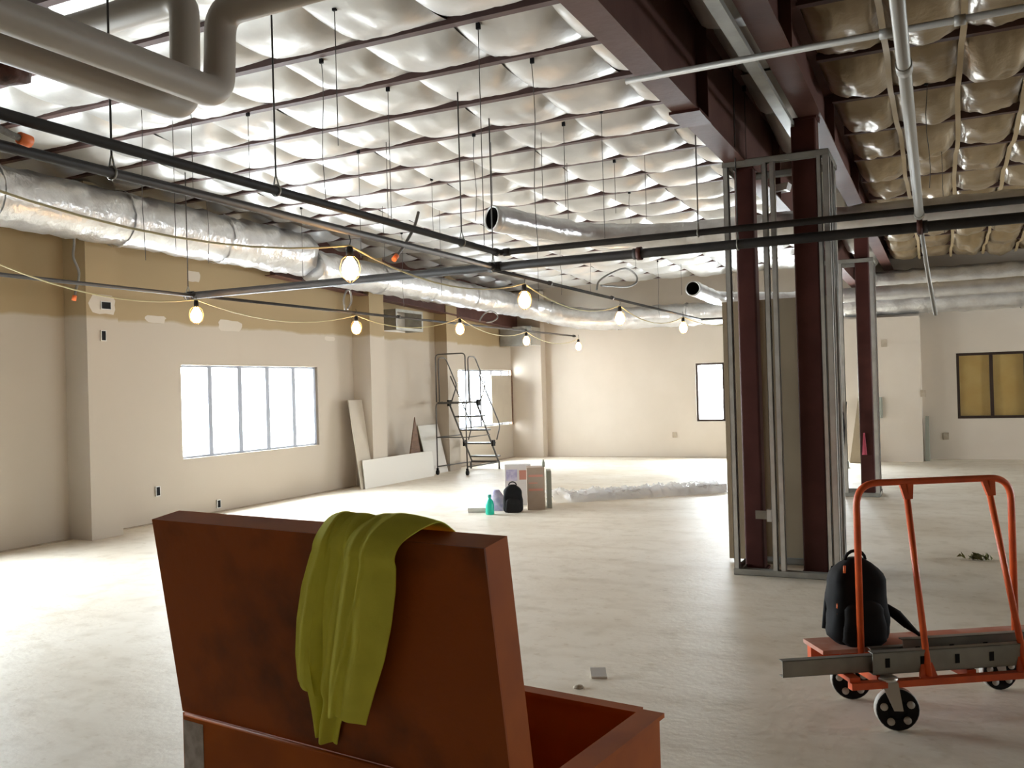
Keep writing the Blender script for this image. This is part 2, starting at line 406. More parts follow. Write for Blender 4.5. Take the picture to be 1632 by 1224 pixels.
# baggy tan-faced insulation right of the double beams
cells2 = [cell_mesh(s, .52, 1.12, sg, .02, .11, 'vinyl_tan', 14, .14, .035) for s, sg in ((11, .16), (12, .2), (13, .13), (14, .18))]
RY = [4.3+1.12*k for k in range(14)]
for j, y in enumerate(RY[:-1]):
    for i in range(8):
        o = place('insulation_bag', cells2[RND.randrange(4)], (-.85+.52*(i+.5), y+.56, roofz(y)+.02), ceil, math.pi if RND.random() < .5 else 0)
        o.scale.z = RND.uniform(.75, 1.3)
b = MB().box((-.85, RY[-1], roofz(18)+.05), (XR, YF, roofz(18)+.08)); part('insulation_strip', b, 'vinyl_tan', ceil)
b = MB().box((3.31, YB, roofz(8)+.05), (XR, RY[-1], roofz(8)+.08)); part('insulation_strip', b, 'vinyl_tan', ceil)
b = MB().box((-.85, YB, roofz(3)+.05), (3.31, RY[0], roofz(3)+.08)); part('insulation_strip', b, 'vinyl_tan', ceil)
b = MB().box((-1.6, YB, 4.4), (-.85, YF, 4.43)); part('insulation_strip', b, 'vinyl_tan', ceil)
cells3 = [cell_mesh(s, .46, 1.12, sg, .02, .16, 'vinyl', 12, .12) for s, sg in ((21, .2), (22, .26), (23, .16))]
for j, y in enumerate(RY[:-1]):
    place('insulation_bag', cells3[j % 3], (-1.23, y+.56, roofz(y)-.02), ceil)
# tan banding straps and dark purlins over the baggy side
for x in (-.33, .19, .71, 1.23, 1.75):
    pts = []
    for k in range(0, 57):
        y = 4.3+k*.26; t = ((y-4.3) % 1.12)/1.12
        pts.append((x+.01*math.sin(y*2), y, roofz(y)-.04-.075*math.sin(math.pi*t)))
    bb = MB(); vs = []; 
    for p in pts: vs += [(p[0]-.022, p[1], p[2]), (p[0]+.022, p[1], p[2])]
    bb.add(vs, [(2*i, 2*i+1, 2*i+3, 2*i+2) for i in range(len(pts)-1)], True)
    part('strap', bb, 'strap', ceil, rec=False)
for y in RY: purlin(-.85, 3.4, y-.03)

# ------------------------------------------------------------------ steel frame
def ibeam(name, x0, x1, y0, y1, zb, zt, label, m='beam_steel'):
    xc = (x0+x1)/2; t = thing(name, (xc, (y0+y1)/2, zb), label, 'beam', 'red primed roof beams')
    part('bottom_flange', MB().box((x0, y0, zb), (x1, y1, zb+.016)), m, t)
    part('web', MB().box((xc-.008, y0, zb+.016), (xc+.008, y1, zt-.016)), m, t)
    part('top_flange', MB().box((x0, y0, zt-.016), (x1, y1, zt)), m, t)
    return t
b1 = ibeam('roof_beam', -1.61, -1.44, YB, YF, 3.45, 4.2, 'brown red steel roof beam, the lower left one of the pair')
bb = MB().box((-1.63, 6.0, 3.43), (-1.42, 6.35, 3.45)); part('splice_plate', bb, 'red_steel', b1)
for y in (6.35, 9.5, 12.3, 3.2): part('stiffener', MB().box((-1.516, y, 3.466), (-1.44, y+.012, 4.18)), 'beam_steel', b1)
b2 = ibeam('roof_beam', -1.02, -.84, YB, YF, 3.77, 4.24, 'red steel roof beam, the higher right one of the pair')
for y in (6.2, 8.8, 11.4): part('stiffener', MB().box((-.922, y, 3.786), (-.84, y+.012, 4.22)), 'beam_steel', b2)
b3 = thing('roof_beam', (-9.0, 15, 3.0), 'brown steel beam along the left wall under the foil duct', 'beam', 'red primed roof beams')
for nm, x0, x1, d0, d1 in (('bottom_flange', -9.1, -8.90, 0, .016), ('web', -9.008, -8.992, .016, .8)):
    b = MB().add([(x, y, z+d) for y, z in ((10.6, 3.40), (19.2, 3.0)) for x, d in ((x0, d0), (x1, d0), (x1, d1), (x0, d1))],
                 [(0, 1, 2, 3), (4, 7, 6, 5), (0, 4, 5, 1), (1, 5, 6, 2), (2, 6, 7, 3), (3, 7, 4, 0)])
    part(nm, b, 'beam_steel', b3)
single('steel_strip', MB().box((-1.13, 2.0, 3.70), (-1.05, 8.2, 3.74)), 'galv_dull', 'long gray metal strip running between the two red beams', 'metal strip')

def red_column(loc, w, zt, label):
    x, y = loc; t = thing('steel_column', (x, y, 0), label, 'column', 'red steel columns')
    b = MB(); h = w/2; r = .018; prof = []
    for sx, sy, a0 in ((1, 1, 0), (-1, 1, 90), (-1, -1, 180), (1, -1, 270)):
        for k in range(4):
            a = math.radians(a0+k*30); prof.append((x+sx*(h-r)+r*math.cos(a), y+sy*(h-r)+r*math.sin(a)))
    n = len(prof); b.add([(p[0], p[1], z) for z in (.02, zt-.02) for p in prof], [(i, (i+1) % n, (i+1) % n+n, i+n) for i in range(n)])
    part('shaft', b, 'red_steel', t)
    part('base_plate', MB().box((x-h-.02, y-h-.02, 0), (x+h+.02, y+h+.02, .02)), 'red_steel', t)
    part('cap_plate', MB().box((x-h-.01, y-h-.01, zt-.02), (x+h+.01, y+h+.01, zt)), 'red_steel', t)
red_column((-1.50, 7.93), .16, 3.45, 'red steel column with sunlit left side inside the near stud frame')
red_column((-.985, 7.84), .2, 3.77, 'dark red steel column at the right inside the near stud frame')
red_column((-1.5, 13.5), .16, 3.45, 'far red steel column under the left beam, behind near frame')
red_column((-.975, 13.42), .185, 3.77, 'far red steel column with a gray stud beside it')

def cstud(b, x, y, z0, z1, wx, wy, open_dir, t=.0035):
    """C stud: web plus two flanges; open_dir in '+x','-x','+y','-y'"""
    if open_dir[1] == 'x':
        s = 1 if open_dir[0] == '+' else -1; xw = x-s*wx/2
        b.box((min(xw, xw+s*t), y-wy/2, z0), (max(xw, xw+s*t), y+wy/2, z1))
        for yy in (y-wy/2, y+wy/2-t): b.box((x-wx/2, yy, z0), (x+wx/2, yy+t, z1))
        for yy in (y-wy/2, y+wy/2-.012): b.box((x+s*wx/2-t, yy, z0), (x+s*wx/2, yy+.012, z1))
    else:
        s = 1 if open_dir[0] == '+' else -1; yw = y-s*wy/2
        b.box((x-wx/2, min(yw, yw+s*t), z0), (x+wx/2, max(yw, yw+s*t), z1))
        for xx in (x-wx/2, x+wx/2-t): b.box((xx, y-wy/2, z0), (xx+t, y+wy/2, z1))
        for xx in (x-wx/2, x+wx/2-.012): b.box((xx, y+s*wy/2-t, z0), (xx+.012, y+s*wy/2, z1))
    return b
def stud_frame(x0, x1, y0, y1, zt, studs, label):
    t = thing('stud_frame', ((x0+x1)/2, (y0+y1)/2, 0), label, 'stud frame', 'metal stud column frames')
    w = .066
    for z0, z1 in ((0, .004), (zt-.004, zt)):
        s0, s1 = (0, .05) if z0 == 0 else (zt-.05, zt)
        for a, c, wx in (((x0, y0), (x1, y0+w), 1), ((x0, y1-w), (x1, y1), 1), ((x0, y0+w), (x0+w, y1-w), 0), ((x1-w, y0+w), (x1, y1-w), 0)):
            b = MB().box((a[0], a[1], z0), (c[0], c[1], z1))
            if wx:
                b.box((a[0], a[1], s0), (c[0], a[1]+.003, s1)); b.box((a[0], c[1]-.003, s0), (c[0], c[1], s1))
            else:
                b.box((a[0], a[1], s0), (a[0]+.003, c[1], s1)); b.box((c[0]-.003, a[1], s0), (c[0], c[1], s1))
            part('track', b, 'galv_dull', t)
    for x, y, wx, wy, od in studs: part('stud', cstud(MB(), x, y, .006, zt-.006, wx, wy, od), 'galv', t)
    return t
sf = stud_frame(-1.63, -.78, 7.62, 8.24, 3.46, [
    (-1.605, 7.66, .04, .066, '+x'), (-1.29, 7.66, .04, .064, '+x'), (-1.225, 7.665, .035, .06, '-x'),
    (-.805, 7.66, .04, .066, '-x'), (-.86, 7.665, .035, .06, '+x'), (-.81, 7.76, .06, .04, '+y'),
    (-1.60, 8.2, .04, .066, '+x'), (-.81, 8.2, .04, .066, '-x'), (-.81, 8.0, .06, .04, '+y')], 'tall metal stud frame boxed around the near pair of red columns')
# screws and the small bridging clips on the mid studs
single('drywall_sheet', MB().box((-1.80, 8.25, .015), (-.80, 8.265, 2.34)), 'drywall_gray', 'gray drywall sheet fixed to the back of the near stud frame', 'drywall')
jb = thing('junction_box', (-1.36, 7.72, .44), 'small metal junction box on a bracket between near studs', 'junction box')
part('box', MB().box((-1.36, 7.70, .44), (-1.27, 7.75, .54)), 'galv', jb)
part('bracket', MB().box((-1.46, 7.735, .455), (-1.36, 7.745, .525)), 'galv_dull', jb)
stud_frame(-1.66, -.82, 13.2, 13.75, 3.26, [(-1.63, 13.24, .05, .066, '+x'), (-1.25, 13.24, .05, .064, '+x'), (-.845, 13.24, .045, .066, '-x'), (-.85, 13.7, .045, .066, '-x')],
           'far metal stud frame around the second pair of red columns')
single('reflector_plate', MB().obox(ony(1216, 309, 9.4), (.23, .0, .02), (0, .25, .02), (.02, 0, .07)), 'strip_white', 'bright white metal plate beside the beams above near frame', 'metal plate')

# ------------------------------------------------------------------ sprinkler pipes
def pipe(name, pts, r, mt, label, cat='pipe', group=None, n=12, caps=None, rb=.06):
    t = thing(name, pts[0], label, cat, group)
    part('tube', MB().tube(arc(pts, rb), r, n), mt, t)
    for p, d, rr, L in caps or []:
        d = V(d).normalized(); part('coupling', MB().tube([V(p)-d*L/2, V(p)+d*L/2], rr, n), mt, t)
    return t
ZM, ZA = 2.74, 2.855
XA = -3.64
pipe('sprinkler_pipe', [(XA, -3, ZA), (XA, 7.42, ZA), (4, 7.42, ZA)], .028, 'black_pipe', 'upper black sprinkler pipe that turns a corner toward the near column', group='black sprinkler pipes',
     caps=[((XA, 7.36, ZA), (0, 1, 0), .036, .06), ((XA+.08, 7.42, ZA), (1, 0, 0), .036, .06)])
pipe('sprinkler_pipe', [(XA-.08, -3, ZM), (XA-.08, 7.5, ZM)], .026, 'black_pipe', 'lower black sprinkler branch running overhead from the left to the cross main', group='black sprinkler pipes',
     caps=[((XA-.08, 7.42, ZM), (0, 1, 0), .036, .07)])
pipe('sprinkler_main', [(-7.55, 7.5, ZM), (4, 7.5, ZM)], .041, 'black_pipe', 'thick black sprinkler cross main passing in front of the near column', group='black sprinkler pipes',
     caps=[((-7.5, 7.5, ZM), (1, 0, 0), .05, .1), ((XA-.08, 7.5, ZM), (1, 0, 0), .049, .12), ((-2.36, 7.5, ZM), (1, 0, 0), .049, .05), ((-.1, 7.5, ZM), (1, 0, 0), .049, .05)])
pipe('sprinkler_pipe', [(-7.42, -3, ZM-.005), (-7.42, 7.46, ZM-.005)], .019, 'black_pipe', 'thin dark sprinkler branch crossing the left wall pilaster', group='black sprinkler pipes')
pipe('sprinkler_pipe', [(-7.37, 7.54, ZM-.01), (-7.3, 18.6, ZM+.0)], .018, 'black_pipe', 'thin sprinkler branch above the big window running to far corner', group='black sprinkler pipes',
     caps=[((-7.345, 11.5, ZM), (0, 1, 0), .026, .06), ((-7.31, 16, ZM), (0, 1, 0), .026, .06), ((-7.3, 18.5, ZM), (0, 1, 0), .028, .08)])
pipe('sprinkler_pipe', [(-3.82, 7.54, ZM), (-3.78, 15.6, ZM-.01), (-3.1, 15.75, ZM-.01)], .018, 'black_pipe', 'thin sprinkler branch running away from the cross main with a hose loop', group='black sprinkler pipes',
     caps=[((-3.81, 9, ZM), (0, 1, 0), .025, .05), ((-3.8, 11, ZM), (0, 1, 0), .025, .06)])
# coloured tag rings on the main
for x, lab in ((-2.33, 'rust brown clamp ring on the cross main left of the near column'), (-.13, 'rust brown clamp ring on cross main under the gray drain pipe')):
    single('pipe_clamp', MB().lathe((x, 7.5, ZM), [(.05, -.02), (.058, -.02), (.058, .02), (.05, .02), (.05, -.02)], 14, (1, 0, 0)), 'rust_red', lab, 'clamp', 'clamp rings on the cross main')
# hanger rods with ring
def rod(x, y, zb, pr, label, r=.006):
    t = thing('pipe_hanger', (x, y, zb-pr), label, 'pipe hanger', 'threaded rod pipe hangers')
    part('rod', MB().tube([(x, y, zb+pr+.06), (x, y, roofz(y)+.05)], r, 6), 'wire', t)
    ring = [(x+(pr+.006)*math.cos(a), y, zb+(pr+.006)*math.sin(a)) for a in [2*math.pi*k/16 for k in range(16)]]
    part('ring', MB().tube(ring, .006, 6, closed=True), 'galv_dull', t)
    part('clevis', MB().tube([(x-pr*.8, y, zb+pr*.8), (x, y, zb+pr+.07), (x+pr*.8, y, zb+pr*.8)], .006, 6), 'galv_dull', t)
def rod_y(x, y, zb, pr, label):
    t = thing('pipe_hanger', (x, y, zb-pr), label, 'pipe hanger', 'threaded rod pipe hangers')
    part('rod', MB().tube([(x, y, zb+pr+.06), (x, y, roofz(y)+.05)], .006, 6), 'wire', t)
    ring = [(x, y+(pr+.006)*math.cos(a), zb+(pr+.006)*math.sin(a)) for a in [2*math.pi*k/16 for k in range(16)]]
    part('ring', MB().tube(ring, .006, 6, closed=True), 'galv_dull', t)
    part('clevis', MB().tube([(x, y-pr*.8, zb+pr*.8), (x, y, zb+pr+.07), (x, y+pr*.8, zb+pr*.8)], .006, 6), 'galv_dull', t)
rod(XA-.08, onx(178, 262, XA-.08).y, ZM, .026, 'hanger rod nearest the left edge holding the lower sprinkler branch')
rod(XA, onx(440, 300, XA).y, ZA, .028, 'long hanger rod holding the upper sprinkler pipe right of white pipes')
rod(XA, onx(736, 388, XA).y, ZA, .028, 'hanger rod at the corner of the upper sprinkler pipe')
rod_y(ony(786, 425, 7.5).x, 7.5, ZM, .041, 'hanger rod on the cross main just behind the pipe corner')
rod_y(ony(1113, 372, 7.42).x, 7.42, ZA, .028, 'hanger rod on the upper pipe left of the near column')
rod_y(ony(1176, 390, 7.5).x, 7.5, ZM, .041, 'hanger rod in front of the near red column')
rod_y(ony(300, 466, 7.5).x, 7.5, ZM, .041, 'hanger rod at the wall end of the cross main')

# gray drain pipes overhead at the right
pipe('drain_pipe', [(-1.56, 4.86, 3.31), (4, 4.84, 3.33)], .018, 'conduit', 'gray pipe crossing under both red beams at top right', caps=[((-.2, 4.86, 3.315), (1, 0, 0), .026, .08), ((.12, 4.86, 3.315), (1, 0, 0), .026, .05)])
pipe('drain_pipe', [(-.118, 2.5, 3.17), (-.127, 7.35, 2.80)], .03, 'conduit', 'gray pipe sloping down overhead to the cross main at right', caps=[((-.122, 4.5, 3.02), (0, 1, -.077), .037, .08), ((-.127, 7.3, 2.805), (0, 1, -.077), .036, .07)])
h0 = V((-.12, 7.52, 2.71)); h1 = ony(1478, 430, 8.1); h2 = ony(1491, 502, 8.3)
pipe('hanging_tube', [h0, h1, h2], .016, 'conduit', 'thin gray tube hanging down below the cross main at right', rb=.1)

# large jacketed pipes top left
def jacket(pts, label, r=.074):
    t = thing('insulated_pipe', pts[0], label, 'pipe', 'large jacketed pipes')
    part('jacket', MB().tube(arc(pts, .11, 7), r, 20), 'pipe_jacket', t); return t
jacket([(-3.14, -3, 3.04), (-3.09, 3.31, 3.05), (-3.07, 3.31, 3.45), (-1.72, 3.31, 3.46)], 'large gray white insulated pipe with elbow and riser at top left')
jacket([(-3.41, -3, 3.05), (-3.40, 3.40, 3.06), (-3.385, 3.40, 3.62), (-8, 3.38, 3.60)], 'second insulated pipe behind and below the elbow pipe at top left')
# torn dark red wrap at the upper left corner
b = MB()
c0 = fl(8, 105, 3.25)
b.lathe(c0, [(.02, -.26), (.09, -.24), (.085, -.1), (.1, 0), (.095, .06), (.06, .09), (.01, .09)], 14, (1, .15, .12))
for p in b.v: p += V((noise.noise(p*14), noise.noise(p*14+V((5, 0, 0))), noise.noise(p*14+V((0, 7, 0)))))*.03
single('torn_wrap', b, 'rust_red', 'torn dark red wrap hanging at the upper left corner', 'pipe wrap')

# flexible sprinkler hoses
def hose(pts, label, cap_end=False, r=.013, tip='orange'):
    t = thing('sprinkler_hose', pts[0], label, 'hose', 'flexible sprinkler hoses')
    P = [V(p) for p in pts]; out = []
    for i in range(len(P)-1):                       # Catmull-Rom
        a = P[max(i-1, 0)]; bq = P[i]; c = P[i+1]; d = P[min(i+2, len(P)-1)]
        for k in range(6):
            s = k/6; out.append(.5*((2*bq)+(c-a)*s+(2*a-5*bq+4*c-d)*s*s+(3*bq-a-3*c+d)*s**3))
    out.append(P[-1])
    part('tube', MB().tube(out, r, 8), 'hose', t)
    if cap_end:
        d = (P[-1]-P[-2]).normalized(); part('cap', MB().tube([P[-1]-d*.005, P[-1]+d*.05], r*1.7, 10), tip, t)
    return t
def H(X, *px): return [onx(x, y, X) for x, y in px]
hose(H(-3.8, (951, 462), (955, 448), (975, 435), (997, 428), (1013, 438), (1014, 450), (1000, 457), (972, 456), (958, 455)), 'flexible hose loop standing on the thin branch right of the bulbs')
hose(H(-7.34, (764, 512), (770, 502), (780, 496), (790, 499), (793, 506), (786, 512), (776, 514)), 'small flexible hose loop near the far left corner beam')
hose(H(-7.36, (550, 494), (548, 478), (552, 464), (558, 464), (560, 480), (554, 493)), 'narrow flexible hose loop above the left wall bulbs')
hose(H(-3.72, (667, 338), (660, 362), (645, 390), (632, 408)), 'gray hose dropping from ceiling with an orange cap over the lower branch', True, .012)
hose([onx(-20, 195, XA), onx(5, 208, XA), onx(24, 217, XA), onx(32, 220, XA)], 'braided hose end with bright orange cap at left edge', True, .016)
hose([onx(118, 366, -8.62), onx(118, 390, -8.7), onx(117, 410, -8.7), onx(126, 435, -8.7), onx(121, 462, -8.7), onx(119, 472, -8.7)], 'gray hose with orange tip hanging beside the left pilaster', True, .014)

# ------------------------------------------------------------------ ducts
def duct(pts, r, mt, label, openend=False, wr=.02, step=.12, rb=.5, n=20):
    t = thing('foil_duct', pts[0], label, 'duct', 'foil wrapped ducts')
    P = arc(pts, rb, 8); out = []
    for i in range(len(P)-1):
        L = (P[i+1]-P[i]).length; k = max(1, int(L/step))
        out += [P[i].lerp(P[i+1], j/k) for j in range(k)]
    out.append(P[-1])
    rs = [r*(1+.03*math.sin(i*1.9)+.03*noise.noise(V((i*.7, r*9, 3)))) for i in range(len(out))]
    b = MB().tube(out, rs, n, cap=not openend)
    for p in b.v: p += V((noise.noise(p*7), noise.noise(p*7+V((9, 0, 0))), noise.noise(p*7+V((0, 9, 0)))))*wr
    part('wrap', b, mt, t)
    acc = 0
    for i in range(2, len(out)-2):
        acc += (out[i]-out[i-1]).length
        if acc > 1.5:
            acc = 0; d = (out[i+1]-out[i-1]).normalized()
            part('band', MB().tube([out[i]-d*.02, out[i]+d*.02], r*1.06, n, cap=False), mt, t)
    if openend:
        d = (out[1]-out[0]).normalized()
        part('collar', MB().lathe(out[0], [(r*.86, .02), (r*.86, -.03), (r*1.02, -.03), (r*1.02, .05), (r*.9, .06)], 24, d), 'foil_dull', t)
        part('liner', MB().lathe(out[0], [(r*.86, -.025), (r*.84, .5), (.001, .5)], 24, d), 'black', t)
    return t
duct([(-8.50, 1.0, 3.71), (-8.50, 10.7, 3.68)], .31, 'foil', 'large foil wrapped duct along the top of the left wall', wr=.03)
duct([(-8.35, 10.75, 3.5), (-8.3, 18.4, 3.42), (-7.2, 19.0, 3.1), (5.9, 19.15, 3.08)], .24, 'foil', 'bright foil duct running to the far corner and along the far wall', wr=.03, rb=.9)
duct([(-1.3, 18.7, 3.47), (5.9, 18.6, 3.46)], .2, 'foil', 'upper foil duct on the far wall right of the columns', wr=.03)
duct([V((-4.04, 8.15, 3.33)), V((-3.45, 9.2, 3.24)), V((-2.6, 9.45, 3.2)), V((5.9, 9.5, 3.13))], .128, 'foil', 'foil duct with open black end hanging in the middle', True, wr=.02, rb=.35)
duct([fl(1105, 460, 3.06), fl(1132, 476, 3.02)+V((.1, .1, 0)), V((-2.3, 15.6, 2.98)), V((5.9, 15.7, 2.98))], .115, 'foil', 'far foil duct with open black end left of near column', True, wr=.012, rb=.3)

# sheet-metal frames on the left wall under the beam
q = [onx(632, 490, -8.85), onx(676, 530, -8.85)]
t = thing('metal_curb', (-8.87, q[0].y, 2.72), 'open gray sheet metal frame high between the left wall pilasters', 'metal frame')
ya, yb, za, zb = q[0].y, q[1].y, 2.74, 3.12
for nm, a, c in (('side_panel', (-9.24, ya, za), (-8.87, ya+.05, zb)), ('side_panel', (-9.24, yb-.05, za), (-8.87, yb, zb)), ('rail', (-8.92, ya+.05, za), (-8.87, yb-.05, za+.05)), ('rail', (-8.92, ya+.05, zb-.05), (-8.87, yb-.05, zb))):
    part(nm, MB().box(a, c), 'galv_dull', t)
part('back_panel', MB().box((-9.245, ya, za), (-9.24, yb, zb)), 'drywall_white', t)
t = thing('metal_curb', (-8.6, 19.2, 2.6), 'shiny sheet metal box high in the far left corner', 'metal frame')
part('shell', MB().box((-9.2, 18.75, 2.62), (-8.45, 19.3, 3.02)), 'galv', t)
part('flange', MB().box((-9.22, 18.73, 2.60), (-8.43, 18.75, 3.04)), 'galv_dull', t)

# ------------------------------------------------------------------ string lights
def lamp(P, label, hang=True):
    x, y, z = P
    t = thing('work_lamp', (x, y, z-.085), label, 'light bulb', 'temporary string light bulbs')
    part('bulb', MB().lathe((x, y, z), [(0, -.085), (.03, -.078), (.052, -.05), (.06, -.015), (.055, .02), (.038, .055), (.024, .075), (.02, .09)], 16), 'bulb', t)
    part('socket', MB().lathe((x, y, z), [(.001, .16), (.022, .155), (.026, .12), (.026, .085), (.02, .083)], 12), 'black', t)
    for k in range(4):
        a = math.pi/4+k*math.pi/2; c, s = math.cos(a), math.sin(a)
        part('guard_wire', MB().tube([(x+c*rr, y+s*rr, z+zz) for rr, zz in ((.028, .09), (.06, .06), (.075, 0), (.06, -.06), (.012, -.1))], .0025, 5), 'strap', t)
    part('hook', MB().tube([(x, y, z+.16), (x+.01, y, z+.2), (x-.004, y, z+.25)], .004, 5), 'wire', t)
rowA = [V(fl(x, y, z)) for x, y, z in ((558, 428, 2.5), (836, 478, 2.5), (988, 507, 2.5), (1089, 522, 2.5))]
rowB = [V(fl(x, y, z)) for x, y, z in ((313, 502, 2.5), (568, 522, 2.5), (733, 524, 2.55), (839, 543, 2.5), (922, 552, 2.49))]
for p, l in zip(rowA, ('largest nearest glowing bulb under the upper foil duct', 'glowing bulb in front of the bright silver duct', 'glowing bulb against the top of the far wall, left of two', 'glowing bulb nearest the stud frame, against far wall')): lamp(p, l)
for p, l in zip(rowB, ('leftmost glowing bulb above the big window', 'glowing bulb in front of the middle pilaster', 'glowing bulb directly above the rolling ladder', 'glowing bulb in front of the corner metal box', 'smallest glowing bulb at the far left corner')): lamp(p, l)
def cable(pts, label, sag=.16, r=.007):
    out = []
    for i in range(len(pts)-1):
        for k in range(10):
            s = k/10; p = pts[i].lerp(pts[i+1], s); out.append(p-V((0, 0, sag*4*s*(1-s))))
    out.append(pts[-1]); single('lamp_cable', MB().tube(out, r, 6), 'braid', label, 'cable', 'string light cables')
up = V((0, 0, .165))
cable([rowA[0]+V((-.5, -2.8, .1))+up]+[p+up for p in rowA]+[rowA[-1]+V((.9, 1.6, .25))], 'string light cable linking the four middle bulbs')
cable([rowB[0]+V((.1, -2.6, .2))+up]+[p+up for p in rowB], 'string light cable linking the five bulbs near the left wall')

# ------------------------------------------------------------------ hanging wires
WIRES = [(224, 160, 415), (274, 158, 400), (304, 162, 312), (395, 180, 290), (512, 95, 330), (533, 10, 232), (618, 140, 352), (615, 215, 350), (571, 240, 410),
         (762, 40, 390), (848, 95, 400), (862, 205, 320), (898, 196, 330), (903, 250, 360), (958, 175, 380), (979, 255, 340), (1027, 236, 352), (1003, 305, 370),
         (688, 284, 372), (755, 213, 352), (782, 220, 330), (330, 300, 420), (610, 320, 430), (700, 330, 470), (856, 385, 480), (893, 390, 470), (1048, 415, 505),
         (1085, 415, 470), (940, 405, 470), (1012, 380, 430), (1186, 140, 400), (1476, 130, 300), (1500, 215, 372), (480, 330, 455), (640, 370, 490)]
TENS = ('', 'ten', 'twenty', 'thirty'); ONES = 'first second third fourth fifth sixth seventh eighth ninth tenth eleventh twelfth thirteenth fourteenth fifteenth sixteenth seventeenth eighteenth nineteenth twentieth'.split()
def ordinal(n): return ONES[n-1] if n <= 20 else ('thirtieth' if n == 30 else TENS[n//10].replace('ten', 'ten')+'-'+ONES[n % 10-1])
WIRES.sort()
for i, (x, yt, yb) in enumerate(WIRES):
    P = roofp(x, yt); Q = vert(x+(yb-yt)*.02, yb, P)
    t = thing('hanger_wire', (P.x, P.y, Q.z), 'thin ceiling wire hanging from the roof, '+('leftmost of all' if i == 0 else 'rightmost of all' if i == len(WIRES)-1 else ordinal(i+1)+' from the left'), 'wire', 'thin ceiling hanger wires')
    pts = [(P.x+(.012*math.sin(k*1.3+i) if i % 3 == 0 else 0), P.y, P.z+.05+(Q.z-P.z-.05)*k/6) for k in range(7)]
    part('strand', MB().tube(pts, .0032, 5), 'wire', t)
    part('clip', MB().box((P.x-.015, P.y-.01, P.z-.03), (P.x+.015, P.y+.01, P.z+.03)), 'black', t)

# ------------------------------------------------------------------ job box
A = V((-2.0, 1.93, .7)); e = V((1.19, -.16, 0)).normalized(); nrm = V((-.133, -.991, 0)); nrm = (nrm-e*nrm.dot(e)).normalized()
BL, BD, BH = 1.205, .62, .7
t = thing('job_box', A+e*BL/2-nrm*BD/2-V((0, 0, .7)), 'open orange steel job box with dirty lid raised toward the camera', 'tool chest')
g0 = A-V((0, 0, BH-.1)); Zv = V((0, 0, 1)); inn = -nrm; w = .02
part('back_panel', MB().obox(g0, e*BL, inn*w, Zv*(BH-.1)), 'orange_box_clean', t)
part('front_panel', MB().obox(g0+inn*(BD-w), e*BL, inn*w, Zv*(BH-.1)), 'orange_box_clean', t)
part('side_panel', MB().obox(g0+inn*w, e*w, inn*(BD-2*w), Zv*(BH-.1)), 'orange_box_clean', t)
part('side_panel', MB().obox(g0+e*(BL-w)+inn*w, e*w, inn*(BD-2*w), Zv*(BH-.1)), 'orange_box_clean', t)
part('bottom_panel', MB().obox(g0+e*w+inn*w, e*(BL-2*w), inn*(BD-2*w), Zv*.02), 'orange_box', t)
top = A+Zv*.0
part('rim', MB().obox(top+e*(BL-.055)+inn*.03, e*.07, inn*(BD-.03), Zv*.012), 'orange_box_clean', t)
part('rim', MB().obox(top+inn*(BD-.03), e*(BL-.055), inn*.045, Zv*.012), 'orange_box_clean', t)
part('tray_bracket', MB().obox(top+e*(BL-.32)+inn*.2-Zv*.1, e*.28, inn*.03, Zv*.03), 'orange_box', t)
part('lid_stay', MB().obox(top+e*(BL-.1)+inn*.45-Zv*.09, e*.06, inn*.05, Zv*.05), 'rust_red', t)
for s in (.05, BL-.2): part('skid', MB().obox(A-V((0, 0, BH))+e*s, e*.15, inn*BD, Zv*.1), 'orange_box', t)
T = math.radians(8.5); U = (Zv*math.cos(T)+nrm*math.sin(T)).normalized(); N = (nrm*math.cos(T)-Zv*math.sin(T)).normalized()
LL, LH, LD = 1.135, .568, .085
L0 = A+U*.004
lid = part('lid', MB().obox(L0, e*LL, U*LH, -N*.006), 'orange_box', t)
part('flange', MB().obox(L0+e*(LL-.006)-N*.006, e*.006, U*LH, -N*LD), 'orange_box_clean', lid)
part('flange', MB().obox(L0-N*.006, e*.006, U*LH, -N*LD), 'orange_box_clean', lid)
part('flange', MB().obox(L0+U*(LH-.006)-N*.006+e*.006, e*(LL-.012), U*.006, -N*LD), 'orange_box_clean', lid)
part('hinge', MB().tube([A+N*.006+e*.02, A+N*.006+e*(LL-.02)], .005, 8), 'orange_box_clean', t)
part('sticker', MB().obox(A+nrm*.002-Zv*.17+e*.005, e*.085, -nrm*.0015, Zv*.15), 'sticker', t, 'worn white sticker')

